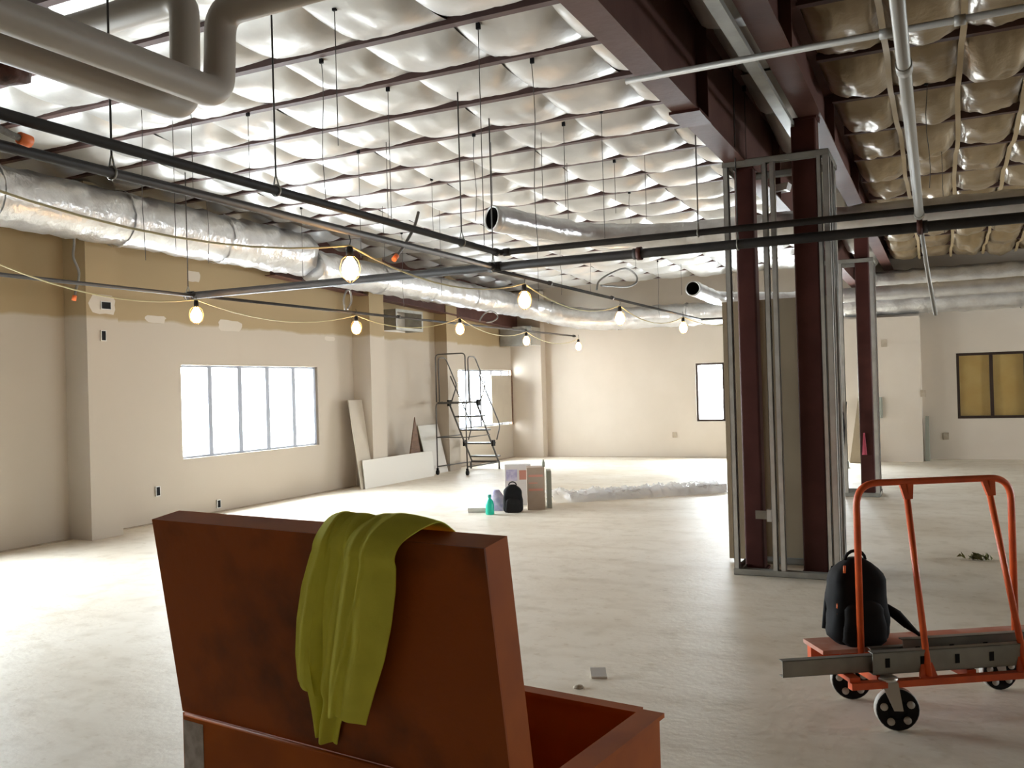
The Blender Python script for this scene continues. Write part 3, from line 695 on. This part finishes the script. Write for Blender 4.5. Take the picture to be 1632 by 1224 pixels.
# lime shirt draped over the lid: grid in lid coordinates (s along lid, v down from the top edge)
def lidc(x, y):
    d = ray(x, y); k = (L0-CAM).dot(N)/d.dot(N); P = CAM+d*k-L0
    return P.dot(e), LH-P.dot(U)
def prof(v, tab):
    for i in range(len(tab)-1):
        if tab[i][0] <= v <= tab[i+1][0]:
            k = (v-tab[i][0])/(tab[i+1][0]-tab[i][0]); return tab[i][1]*(1-k)+tab[i+1][1]*k
    return tab[-1][1] if v > tab[-1][0] else tab[0][1]
def tab(*px): return sorted((lidc(x, y)[1], lidc(x, y)[0]) for x, y in px)
def cloth(name, left, right, vtop, bottoms, off, folds, parent, back=.10, nu=64, nv=48, skew=0.0):
    """left/right edge tables, bottom(u) list, fold list (u0,u1,width,height)"""
    b = MB()
    def fn(u, j):
        bot = prof(u, bottoms)
        v = -back+(bot+back)*j
        vv = max(v, .0)
        s = prof(vv, left)*(1-u)+prof(vv, right)*u
        if v < 0: s += skew*(-v/back)*u
        h = 0
        for u0, u1, wd, am in folds:
            uc = u0+(u1-u0)*min(1, max(0, vv/.4)); h += am*math.exp(-((u-uc)/wd)**2)
        h += .004*noise.noise(V((s*22, vv*9, off*40)))
        edge = math.sin(math.pi*min(1, max(0, u)))**.5
        h = h*(.35+.65*min(1, vv/.12+.25))
        if v >= .03: P = L0+e*s+U*(LH-v)+N*(off+h*edge+.003)
        else:
            R = off+.004+LD/2; a = (.03-v)/(back+.03)              # over the top edge and down the far side
            ang = a*math.pi; puff = .022+.012*math.sin(u*3+.3)+h*.3
            cN = -LD/2
            hgt = (puff+.01)*math.sin(min(ang, math.pi/2) if ang < math.pi/2 else math.pi-ang)
            nn = cN+math.cos(ang)*(R+.006)
            drop = 0 if ang < math.pi*.6 else (ang/math.pi-.6)*.25
            P = L0+e*s+U*(LH-.03*(1-a)+hgt+.012*min(1, a*5)-drop)+N*(nn if a > .0 else off)+N*h*(1-a)*edge
        return P
    b.grid(fn, nu, nv); o = part(name, b, 'lime', parent)
    md = o.modifiers.new('thickness', 'SOLIDIFY'); md.thickness = .0035; md.offset = 1
    md = o.modifiers.new('smooth', 'SUBSURF'); md.levels = 1; md.render_levels = 1
    return o
sh = thing('shirt', L0+e*.55+U*.2+N*.02, 'lime green long sleeve shirt draped over the job box lid', 'shirt')
L = lidc
lt = tab((517, 842), (500, 880), (486, 930), (478, 985), (476, 1040), (480, 1082), (497, 1100), (500, 1140), (500, 1180))
rt = tab((600, 842), (606, 900), (600, 980), (585, 1060), (565, 1110), (548, 1150), (542, 1185))
v_ = lambda x, y: L(x, y)[1]
cloth('sleeve', lt, rt, 0, [(0, v_(480, 1088)), (.10, v_(488, 1090)), (.27, v_(497, 1092)), (.28, v_(500, 1166)), (.6, v_(520, 1176)), (.99, v_(542, 1184)), (1, v_(542, 1184))], .006,
      [(.20, .20, .14, .026), (.42, .40, .05, -.012), (.62, .58, .11, .024), (.22, .13, .03, .006), (.85, .8, .06, -.006)], sh)
lb = tab((575, 842), (568, 900), (558, 980), (548, 1060), (545, 1130))
rbt = tab((655, 835), (653, 870), (652, 930), (645, 985), (634, 1040), (618, 1090), (604, 1140))
cloth('body_panel', lb, rbt, 0, [(0, v_(546, 1132)), (.2, v_(560, 1128)), (.5, v_(575, 1132)), (1, v_(604, 1142))], .042,
      [(.16, .08, .08, .012), (.55, .6, .30, .014), (.45, .15, .04, .007), (.3, .35, .05, -.006)], sh, .16, skew=.07)
lm = tab((540, 838), (528, 900), (522, 980), (522, 1040), (524, 1095))
rm = tab((600, 838), (578, 900), (566, 980), (556, 1060), (552, 1100))
cloth('middle_fold', lm, rm, 0, [(0, v_(522, 1085)), (.5, v_(540, 1095)), (1, v_(552, 1100))], -.0 + .012, [(.3, .2, .14, .006), (.8, .8, .1, .005)], sh, .1, 32, 40)

# ------------------------------------------------------------------ drywall cart
CA = V((.847, .531, 0)); CWd = V((-.531, .847, 0)); Ft = fl(1372, 1030, .33)
def CP(a, wv, z): return V((Ft.x, Ft.y, 0))+CA*a+CWd*wv+V((0, 0, z))
hl = (V(fl(1613, 1012, .33))-Ft).dot(CA)
t = thing('drywall_cart', CP(.4, -.1, 0), 'orange steel drywall cart with tube hoop and caster wheels', 'cart')
hz = 1.105
part('hoop', MB().tube(arc([CP(0, 0, .30), CP(0.0, 0, hz), CP(hl+.0, 0, hz), CP(hl, 0, .30)], .11, 8), .0165, 14), 'cart_orange', t)
nearw = -.2
for a0, a1 in ((.25, .22), (.67, .70)):
    p0 = CP(a0, 0, hz-.012); p1 = CP(a1-.0, nearw, .235)
    part('strut', MB().tube([p0, p1], .015, 12), 'cart_orange', t)
    part('gusset', MB().add([CP(a0-.035, .004, hz-.005), CP(a0+.035, .004, hz-.005), p0.lerp(p1, .08)+CA*.02, p0.lerp(p1, .08)-CA*.02,
                             CP(a0-.035, -.012, hz-.005), CP(a0+.035, -.012, hz-.005), p0.lerp(p1, .08)+CA*.02-CWd*.016, p0.lerp(p1, .08)-CA*.02-CWd*.016],
                            [(0, 1, 2, 3), (4, 7, 6, 5), (0, 4, 5, 1), (1, 5, 6, 2), (2, 6, 7, 3), (3, 7, 4, 0)]), 'cart_orange', t)
    part('foot_gusset', MB().add([p1+CA*(-.05)-V((0, 0, .03)), p1+CA*.05-V((0, 0, .03)), p1+CA*.016+V((0, 0, .1))+CWd*.04, p1-CA*.016+V((0, 0, .1))+CWd*.04,
                                  p1+CA*(-.05)-V((0, 0, .03))-CWd*.012, p1+CA*.05-V((0, 0, .03))-CWd*.012, p1+CA*.016+V((0, 0, .1))+CWd*.028, p1-CA*.016+V((0, 0, .1))+CWd*.028],
                                 [(0, 1, 2, 3), (4, 7, 6, 5), (0, 4, 5, 1), (1, 5, 6, 2), (2, 6, 7, 3), (3, 7, 4, 0)]), 'cart_orange', t)
cl0, cl1 = -.10, 1.05
part('near_rail', MB().obox(CP(cl0-.06, nearw-.02, .20), CA*(cl1-cl0), CWd*.04, V((0, 0, .03))), 'cart_orange', t)
part('far_rail', MB().obox(CP(cl0-.07, .175, .20), CA*(cl1-cl0+.1), CWd*.04, V((0, 0, .095))), 'cart_orange', t)
for a in (-.02, .42, .92): part('cross_rail', MB().obox(CP(a, nearw+.02, .205), CA*.045, CWd*(.175-nearw-.02), V((0, 0, .04))), 'cart_orange', t)
part('deck', MB().obox(CP(cl0-.09, .0, .30), CA*(cl1-cl0+.1), CWd*.215, V((0, 0, .02))), 'cart_deck', t, 'scuffed pink red deck board')
part('end_bracket', MB().obox(CP(-.16, nearw+.0, .23), CA*.05, CWd*.16, V((0, 0, .02))), 'cart_orange', t)
def caster(P, rim_dir, label):
    c = thing  # casters are parts of the cart
    rz = .097; ctr = V((P.x, P.y, rz)); ax = V(rim_dir).normalized(); fw = V((0, 0, 1)).cross(ax)
    wh = part('wheel', MB().lathe(ctr, [(.045, -.018), (.075, -.02), (.088, -.024), (.094, -.02), (.094, .02), (.088, .024), (.075, .02), (.045, .018)], 28, ax), 'rubber', t)
    part('hub', MB().lathe(ctr, [(.0, -.03), (.02, -.03), (.022, -.019), (.048, -.016), (.048, .016), (.022, .019), (.02, .03), (0, .03)], 20, ax), 'rubber', wh)
    for k in range(5):
        a = 2*math.pi*k/5+.4; d = fw*math.cos(a)+V((0, 0, 1))*math.sin(a)
        part('spoke_hole', MB().lathe(ctr+d*.062, [(0, -.027), (.017, -.027), (.017, .027), (0, .027)], 12, ax), 'wheel_gray', wh)
    part('tread', MB().lathe(ctr, [(.092, -.019), (.097, -.016), (.097, .016), (.092, .019)], 28, ax), 'wheel_gray', wh)
    f = MB()
    for s in (-1, 1):
        o = ctr+ax*s*.034; f.add([o-fw*.02, o+fw*.02, o+fw*.03+V((0, 0, .13))+fw*-.03, o-fw*.045+V((0, 0, .13))+fw*-.03, *[q+ax*s*.004 for q in (o-fw*.02, o+fw*.02, o+V((0, 0, .13)), o-fw*.075+V((0, 0, .13)))]],
                              [(0, 1, 2, 3), (4, 7, 6, 5), (0, 4, 5, 1), (1, 5, 6, 2), (2, 6, 7, 3), (3, 7, 4, 0)])
    part('caster_fork', f, 'wheel_gray', t)
    part('swivel', MB().lathe(ctr-fw*.035+V((0, 0, .13)), [(0, 0), (.045, 0), (.045, .012), (.03, .02), (0, .02)], 14), 'galv', t)
near_ax = (-.75, -.5, 0)
caster(fl(1430, 1163), (.32, -.95, 0), ''); caster(fl(1357, 1113), (.30, -.95, 0), '')
caster(fl(1592, 1098), (.53, -.85, 0), ''); caster(fl(1430, 1163)+CA*.86, (.53, -.85, 0), '')

# metal studs lying along the near rail of the cart
def lying_stud(a0, a1, wv, z, h, dpt, label, tilt=0.0, holes=True):
    o = CP(a0, wv, z); d = (CA*(a1-a0)+V((0, 0, tilt))); up_ = V((0, 0, 1)); tk = .004
    s = thing('metal_stud', o, label, 'metal stud', 'metal studs on the cart')
    b = MB().obox(o, d, CWd*tk, up_*h).obox(o, d, CWd*dpt, up_*tk).obox(o+up_*(h-tk), d, CWd*dpt, up_*tk)
    part('channel', b, 'galv_dull', s)
    if holes:
        k = .06
        while k < (a1-a0)-.05:
            part('punch_out', MB().obox(o+d*(k/(a1-a0))-CWd*.0015+up_*h*.3, CA*.022, CWd*.003, up_*h*.42), 'black', s); k += .17
lying_stud(-.45, .9, -.14, .252, .075, .04, 'gray metal stud on cart sticking out farthest to the left', .0, False)
lying_stud(-.04, 1.2, -.185, .252, .10, .04, 'gray metal stud with dark punched slots at the front of cart', .0)
lying_stud(.16, 1.25, -.095, .252, .125, .04, 'gray metal stud standing tallest beside the cart deck', .0)
lying_stud(.02, 1.1, -.05, .252, .08, .035, 'low gray metal stud tucked against the cart deck', .0, False)

# backpacks
def backpack(base, w, d, h, ax, label, accents):
    ax = V(ax).normalized(); dx = V((0, 0, 1)).cross(ax); base = V(base)
    t = thing('backpack', base, label, 'backpack', 'black backpacks')
    def sh_(u, v, W=w, D=d, Hh=h, c=V((0, 0, 0)), e1=.55):
        th = 2*math.pi*u; z = v; k = (1-max(0, (z-.72)/.28)**2.2*.75)*(1-.14*z)*(1-.25*max(0, (.08-z)/.08))
        cx = math.copysign(abs(math.cos(th))**e1, math.cos(th))*W/2*k; cy = math.copysign(abs(math.sin(th))**e1, math.sin(th))*D/2*k
        p = base+c+ax*cx+dx*cy+V((0, 0, z*Hh)); n = noise.noise(p*16)*.012*(4*z*(1-z)); return p+(ax*cx+dx*cy).normalized()*n if (cx or cy) else p
    b = MB().grid(sh_, 28, 16); b.add([sh_(k/28, 1) for k in range(28)], [tuple(range(28))]); b.add([sh_(k/28, 0) for k in range(28)], [tuple(range(28))[::-1]])
    part('body', b, 'black', t)
    f = lambda u, v: sh_(u, v*.95, w*.74, d*.5, h*.56, -dx*d*.36)
    b = MB().grid(f, 24, 10); b.add([f(k/24, 1) for k in range(24)], [tuple(range(24))]); part('front_pocket', b, 'rubber', t)
    hp = [base+V((0, 0, h*.97))+ax*(.05*math.cos(a))+V((0, 0, .045*math.sin(a))) for a in [math.pi*k/8 for k in range(9)]]
    part('handle', MB().tube(hp, .008, 6), 'black', t)
    for s in (-1, 1):
        part('strap', MB().tube(arc([base+ax*s*w*.25+dx*d*.42+V((0, 0, h*.85)), base+ax*s*w*.33+dx*d*.62+V((0, 0, h*.5)), base+ax*s*w*.42+dx*d*.5+V((0, 0, h*.1))], .1), .016, 7), 'black', t)
    for (u, z, hh) in accents:
        p = base+ax*u*w-dx*(d*.5*(1-.14*z)-.004 if abs(u) < .36 else d*.3)+V((0, 0, z*h)); part('zip_pull', MB().tube([p, p+V((0, 0, hh))-dx*.004], .0065, 6), 'orange', t)
    return t, base, ax, dx
bpbase = CP(-.005, .135, .32)
vx = V((_r.x, _r.y, 0)).normalized()
t1, bb_, ax_, dx_ = backpack(CP(.045, .118, .3205), .295, .19, .41, vx+V((0, .05, 0)), 'black backpack with orange zipper pulls standing on the cart deck', [(-.30, .86, .035), (-.40, .25, .05), (-.40, .42, .03)])
pp = bb_+ax_*.13
part('loose_strap', MB().tube(arc([pp+V((0, 0, .16)), pp+ax_*.07+V((0, 0, .11))-dx_*.03, pp+ax_*.12+V((0, 0, .06))-dx_*.05, pp+ax_*.19-V((0, 0, -.01))-dx_*.05], .05), [.022]*7+[.014]*7+[.009]*0 or .015, 8) if False else MB().tube([pp+V((0, 0, .17)), pp+ax_*.06+V((0, 0, .125))-dx_*.02, pp+ax_*.10+V((0, 0, .08))-dx_*.04, pp+ax_*.14+V((0, 0, .045))-dx_*.05, pp+ax_*.18+V((0, 0, .012))-dx_*.05], [.02, .026, .02, .010, .008], 8), 'black', t1)

# ------------------------------------------------------------------ supplies in the middle of the floor
backpack(fl(818, 816), .27, .17, .36, vx, 'black backpack on the floor against the cartons', [])
def carton(p, w, d, h, rz, mt, label, prints=(), group='cartons and boxes on the floor'):
    ax = V((math.cos(rz), math.sin(rz), 0)); ay = V((-math.sin(rz), math.cos(rz), 0)); p = V(p)
    t = thing('carton', p+ax*w/2+ay*d/2, label, 'carton', group)
    part('box', MB().obox(p, ax*w, ay*d, V((0, 0, h-.004))), mt, t)
    part('flap', MB().obox(p+V((0, 0, h-.004)), ax*w, ay*(d*.495), V((0, 0, .004))), mt, t)
    part('flap', MB().obox(p+ay*(d*.505)+V((0, 0, h-.004)), ax*w, ay*(d*.495), V((0, 0, .004))), mt, t)
    for u, z, uw, zh, pm in prints:
        part('print', MB().obox(p+ax*u*w+V((0, 0, z*h))-ay*.0015, ax*uw*w, ay*.001, V((0, 0, zh*h))), pm, t)
    return t
ry = YAW
pb = fl(841, 813)
carton(pb, .235, .3, .56, ry, 'cardboard', 'tall brown cardboard carton behind the black floor backpack', [(.1, .78, .8, .05, 'print_red'), (.1, .45, .8, .05, 'print_red'), (.1, .62, .5, .03, 'print_red')])
carton(pb+V((math.cos(ry), math.sin(ry), 0))*.245+V((-.03, .12, 0)), .06, .3, .5, ry, 'gray_green', 'thin dark carton behind the tall brown one')
carton(fl(806, 806), .36, .25, .3, ry, 'white_card', 'lower white carton under the printed one beside backpack', [(.1, .3, .3, .3, 'violet')])
wc = fl(806, 806)+V((.0, .0, .301))
carton(wc, .36, .25, .26, ry+.02, 'white_card', 'upper white carton with violet and red print stacked on another', [(.05, .15, .42, .6, 'violet'), (.55, .2, .4, .5, 'print_red')])
single('small_bottle', MB().lathe(pb+V((.17, .17, .561)), [(0, 0), (.022, 0), (.022, .06), (.012, .075), (.012, .095), (0, .095)], 12), 'gray_green', 'small dark bottle standing on top of the brown carton', 'bottle')
pq = fl(781, 820)
t = thing('spray_bottle', pq, 'teal green plastic bottle standing beside the black floor backpack', 'bottle')
part('body', MB().lathe(pq, [(0, 0), (.05, 0), (.055, .01), (.055, .12), (.045, .17), (.02, .205), (.02, .22)], 18), 'teal', t)
part('cap', MB().lathe(pq, [(.022, .22), (.024, .222), (.024, .255), (0, .258)], 14), 'cap', t)
bagp = fl(795, 815)+V((-.09, .12, 0))
b = MB().grid(lambda u, v: bagp+V((.13*math.cos(2*math.pi*u)*(1-.7*v**3), .1*math.sin(2*math.pi*u)*(1-.7*v**3), .27*v))+V((0, 0, 0)) +V((noise.noise(V((u*6, v*5, 1))), noise.noise(V((u*6, v*5, 4))), 0))*.02, 20, 10)
b.add([b.v[-21+k] for k in range(20)], [tuple(range(20))])
single('plastic_bag', b, 'violet', 'pale violet plastic bag between the teal bottle and white cartons', 'bag')
ps = fl(746, 817)
single('metal_offcut', cstud(MB(), 0, 0, 0, .24, .06, .03, '+y'), 'galv', 'short gray stud offcut lying left of the teal bottle', 'metal offcut')
mo = bpy.data.objects['metal_offcut']; mo.rotation_euler = (0, math.pi/2, ry); mo.location = ps+V((0, 0, .03))

# crumpled clear plastic sheeting in a long heap
pl, pr = fl(885, 803), fl(1160, 786)
ax = (pr-pl); Lp = ax.length; ax.normalize(); ay = V((-ax.y, ax.x, 0))
b = MB()
def sheet(u, v):
    p = pl+ax*(u*Lp); n1 = noise.noise(V((u*9, v*2, 0))); n2 = noise.noise(V((u*30, v*8, 5))); n3 = abs(noise.noise(V((u*55, v*14, 9))))
    wd = .55+.12*noise.noise(V((u*6, 0, 2)))
    prof_ = max(0, math.sin(math.pi*min(1, max(0, v))))**.7
    h = prof_*(.115+.05*n1+.035*n2)+n3*.06*prof_
    return p+ay*(v*wd*1.4+.05*n1)+ax*n2*.04+V((0, 0, max(.003, h)))
b.grid(sheet, 110, 22)
single('plastic_sheeting', b, 'poly_film', 'long crumpled heap of clear plastic sheeting on the floor behind cartons', 'plastic sheet')
t = None
for k in range(4):
    o = pl+ax*(.3+k*.62)+ay*.22
    single('wrapped_bundle', MB().obox(o, ax*.58, ay*.34, V((0, 0, .09+.02*(k % 2)))), 'white_card',
           ('leftmost white bundle under the plastic heap', 'second white bundle from left under the plastic heap', 'third white bundle from left under the plastic heap', 'rightmost white bundle under the plastic heap by the frame')[k], 'bundle', 'bundles under the plastic')

# litter
p = fl(956, 1081); single('scrap', MB().obox(p+V((-.04, -.02, 0)), (.08, .03, 0), (-.035, .075, .025), (0, -.004, .012)), 'strip_white', 'small white drywall scrap on the open floor', 'scrap')
p = fl(922, 1096); single('scrap', MB().lathe(p, [(0, 0), (.03, 0), (.022, .012), (0, .016)], 7), 'dust', 'small gray crumb of debris beside the white scrap', 'scrap')
p = fl(1556, 892); b = MB()
rr = random.Random(3)
for k in range(26):
    a = rr.uniform(0, 6.28); l = rr.uniform(.04, .11); c = p+V((rr.uniform(-.09, .12), rr.uniform(-.04, .04), 0)); d = V((math.cos(a), math.sin(a), 0))
    b.add([c, c+d*l*.5+V((-d.y*.012, d.x*.012, rr.uniform(.02, .06))), c+d*l+V((0, 0, rr.uniform(.005, .07))), c+d*l*.5+V((d.y*.012, -d.x*.012, .015))], [(0, 1, 2, 3)])
single('debris_clump', b, 'leaf', 'clump of yellowish debris on the floor right of the near column', 'debris')

# ------------------------------------------------------------------ rolling ladder
xl, xr2, yr = -8.84, -8.19, 15.08
t = thing('rolling_ladder', ((xl+xr2)/2, yr+.6, 0), 'gray steel rolling warehouse ladder with handrails by left wall', 'ladder')
R_ = .013
def tb(name, pts, r=R_, mt='wheel_gray', rb=.08): return part(name, MB().tube(arc(pts, rb, 5), r, 8), mt, t)
mat('ladder_steel', (.10, .095, .09), .5, .4)
for x in (xl, xr2): tb('rear_leg', [(x, yr, .12), (x, yr, 1.36), (x, yr+.25, 1.40)], mt='ladder_steel')
tb('rear_hoop', [(xl, yr+.03, 1.4), (xl, yr+.03, 2.32), (xr2, yr+.03, 2.32), (xr2, yr+.03, 1.4)], mt='ladder_steel')
for x in (xl, xr2):
    tb('guard_rail', [(x, yr+.14, 1.4), (x, yr+.14, 2.26), (x, yr+.42, 2.26), (x, yr+.85, 1.72), (x, yr+.62, 1.40)], mt='ladder_steel')
    tb('hand_rail', [(x, yr+.6, 1.9), (x, yr+1.45, .88), (x, yr+1.28, .6)], mt='ladder_steel', rb=.1)
    tb('stringer', [(x+(.02 if x < -8.5 else -.02), yr+.48, 1.37), (x+(.02 if x < -8.5 else -.02), yr+1.38, .14)], .018, mt='ladder_steel')
    tb('base_rail', [(x, yr, .16), (x, yr+1.38, .14)], mt='ladder_steel')
    tb('brace', [(x, yr+.02, .72), (x, yr+.97, .72)], .01, mt='ladder_steel')
    for yy, zz in ((yr+.52, 1.38), (yr+1.12, .55)): part('bracket', MB().box((x-.02, yy-.05, zz-.07), (x+.02, yy+.05, zz+.05)), 'black', t)
for x in (xl, xr2):
    part('caster', MB().lathe((x, yr, .05), [(0, -.015), (.05, -.015), (.05, .015), (0, .015)], 14, (1, 0, 0)), 'black', t)
    part('caster_stem', MB().box((x-.02, yr-.015, .05), (x+.02, yr+.015, .13)), 'black', t)
    part('foot', MB().tube([(x, yr+1.36, 0), (x, yr+1.36, .14)], .02, 8), 'ladder_steel', t)
tb('cross_bar', [(xl, yr, .72), (xr2, yr, .72)], .01, mt='ladder_steel')
part('platform', MB().box((xl+.02, yr+.03, 1.36), (xr2-.02, yr+.5, 1.40)), 'ladder_steel', t)
for k in range(4):
    z = 1.10-k*.28; yy = yr+.48+.9*(1.37-z)/1.23
    part('step', MB().box((xl+.03, yy-.02, z-.02), (xr2-.03, yy+.2, z+.012)), 'ladder_steel', t)
part('step_brace', MB().box((xl+.03, yr+1.3, .13), (xr2-.03, yr+1.34, .17)), 'ladder_steel', t)

# ------------------------------------------------------------------ boards against the left wall
def leaning(name, y0, y1, x0, lean, h, th, mt, label, cat, dz=0):
    b = MB().add([(x0, y0, dz), (x0, y1, dz), (x0-lean, y1, h), (x0-lean, y0, h), (x0+th, y0, dz), (x0+th, y1, dz), (x0-lean+th, y1, h), (x0-lean+th, y0, h)],
                 [(0, 1, 2, 3), (4, 7, 6, 5), (0, 4, 5, 1), (1, 5, 6, 2), (2, 6, 7, 3), (3, 7, 4, 0)])
    return single(name, b, mt, label, cat, 'boards leaning on the left wall')
leaning('drywall_sheet', 12.62, 14.9, -8.82, .04, .48, .015, 'drywall_white', 'low white drywall strip standing along the left wall', 'drywall')
leaning('leaning_board', 12.56, 12.95, -8.86, .22, 1.5, .015, 'drywall', 'tall tan board leaning left of the middle pilaster', 'board')
leaning('drywall_sheet', 15.0, 15.75, -9.0, .22, .95, .013, 'drywall_white', 'short white drywall sheet leaning behind the rolling ladder', 'drywall')
pa, pbq = onx(660, 665, -8.95), onx(673, 718, -8.95)  # dark wedge stands in for the shadow in the gap behind the board
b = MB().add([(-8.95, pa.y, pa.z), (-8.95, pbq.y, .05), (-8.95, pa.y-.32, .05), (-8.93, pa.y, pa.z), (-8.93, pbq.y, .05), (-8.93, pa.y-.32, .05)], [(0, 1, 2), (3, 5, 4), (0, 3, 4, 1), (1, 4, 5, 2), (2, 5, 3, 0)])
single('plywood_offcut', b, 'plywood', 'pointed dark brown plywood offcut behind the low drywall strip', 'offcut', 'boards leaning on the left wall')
# board and dark trim over the far end of window 2
single('drywall_sheet', MB().box((XW+.003, 18.25, .84), (XW+.018, 19.28, 1.94)), 'drywall', 'drywall panel covering the right end of the ladder window', 'drywall')
single('trim_strip', MB().box((XW+.003, 19.285, .78), (XW+.03, 19.335, 2.06)), 'plywood', 'dark brown wood strip at the edge of the ladder window', 'wood strip')

# things around the far columns
b = MB()
jp = ony(1334, 642, 13.16)
def jk(u, v):
    wv = (.05+.04*math.sin(v*2.6))*(1+.2*noise.noise(V((u*4, v*6, 2)))); a = 2*math.pi*u
    return jp+V((math.cos(a)*wv, math.sin(a)*.05*(.6+.4*math.sin(v*3)), -.62*v+.03*math.cos(a)*v))
b.grid(jk, 16, 12); b.add([jk(k/16, 0) for k in range(16)], [tuple(range(16))]); b.add([jk(k/16, 1) for k in range(16)], [tuple(range(16))])
single('jacket', b, 'black', 'black jacket hanging on the far stud frame', 'jacket')
hk = MB().tube([jp+V((.0, .03, .0)), jp+V((0, .06, .04)), jp+V((.10, .08, .03))], .012, 6); single('hang_bar', hk, 'galv_dull', 'short gray bar the black jacket hangs from', 'bar')
pk = ony(1377, 690, 13.28); b = MB()
def pkf(u, v): a = 2*math.pi*u; return pk+V((.022*math.cos(a)*(.5+v), .02*math.sin(a), -.3*v+.01*math.sin(6*a)))
b.grid(pkf, 12, 8); b.add([pkf(k/12, 1) for k in range(12)], [tuple(range(12))]); b.add([pkf(k/12, 0) for k in range(12)], [tuple(range(12))])
single('pink_rag', b, 'pink', 'pink rag hanging on the far red column', 'rag')
gp = ony(1400, 633, 18.95); gq = ony(1405, 666, 18.95)
t = thing('electrical_panel', (gp.x, 18.9, gq.z), 'gray electrical panel on the far bump-out beside the red column', 'electrical panel')
part('cabinet', MB().box((gp.x-.17, 18.87, gq.z), (gp.x+.07, 18.95, gp.z)), 'gray_green', t); part('door', MB().box((gp.x-.155, 18.862, gq.z+.015), (gp.x+.055, 18.87, gp.z-.015)), 'gray_green', t)
lb0 = ony(1360, 737, 18.6)
single('leaning_board', MB().add([(lb0.x-.06, 18.55, 0), (lb0.x+.28, 18.55, 0), (lb0.x+.22, 18.88, 1.25), (lb0.x+.1, 18.88, 1.25), (lb0.x-.06, 18.57, 0), (lb0.x+.28, 18.57, 0), (lb0.x+.22, 18.9, 1.25), (lb0.x+.1, 18.9, 1.25)],
       [(0, 1, 2, 3), (4, 7, 6, 5), (0, 4, 5, 1), (1, 5, 6, 2), (2, 6, 7, 3), (3, 7, 4, 0)]), 'drywall_gray', 'tapered tan board leaning behind the far red column', 'board')
lb1 = ony(1476, 735, 18.9)
single('leaning_board', MB().add([(-.36, 19.1, 0), (-.28, 19.1, 0), (-.28, 19.15, .85), (-.34, 19.15, .85), (-.36, 19.55, 0), (-.28, 19.55, 0), (-.28, 19.5, .85), (-.34, 19.5, .85)],
       [(0, 1, 2, 3), (4, 7, 6, 5), (0, 4, 5, 1), (1, 5, 6, 2), (2, 6, 7, 3), (3, 7, 4, 0)]), 'gray_green', 'gray board leaning in the corner beside the bump-out', 'board')
bp = fl(1344, 745)
t = thing('broom', bp, 'push broom standing beside the far stud frame', 'broom')
part('head', MB().box((bp.x-.1, bp.y-.05, .0), (bp.x+.1, bp.y+.05, .12)), 'gray_green', t); part('handle', MB().tube([bp+V((0, 0, .1)), bp+V((.06, .3, 1.2))], .013, 8), 'black', t)
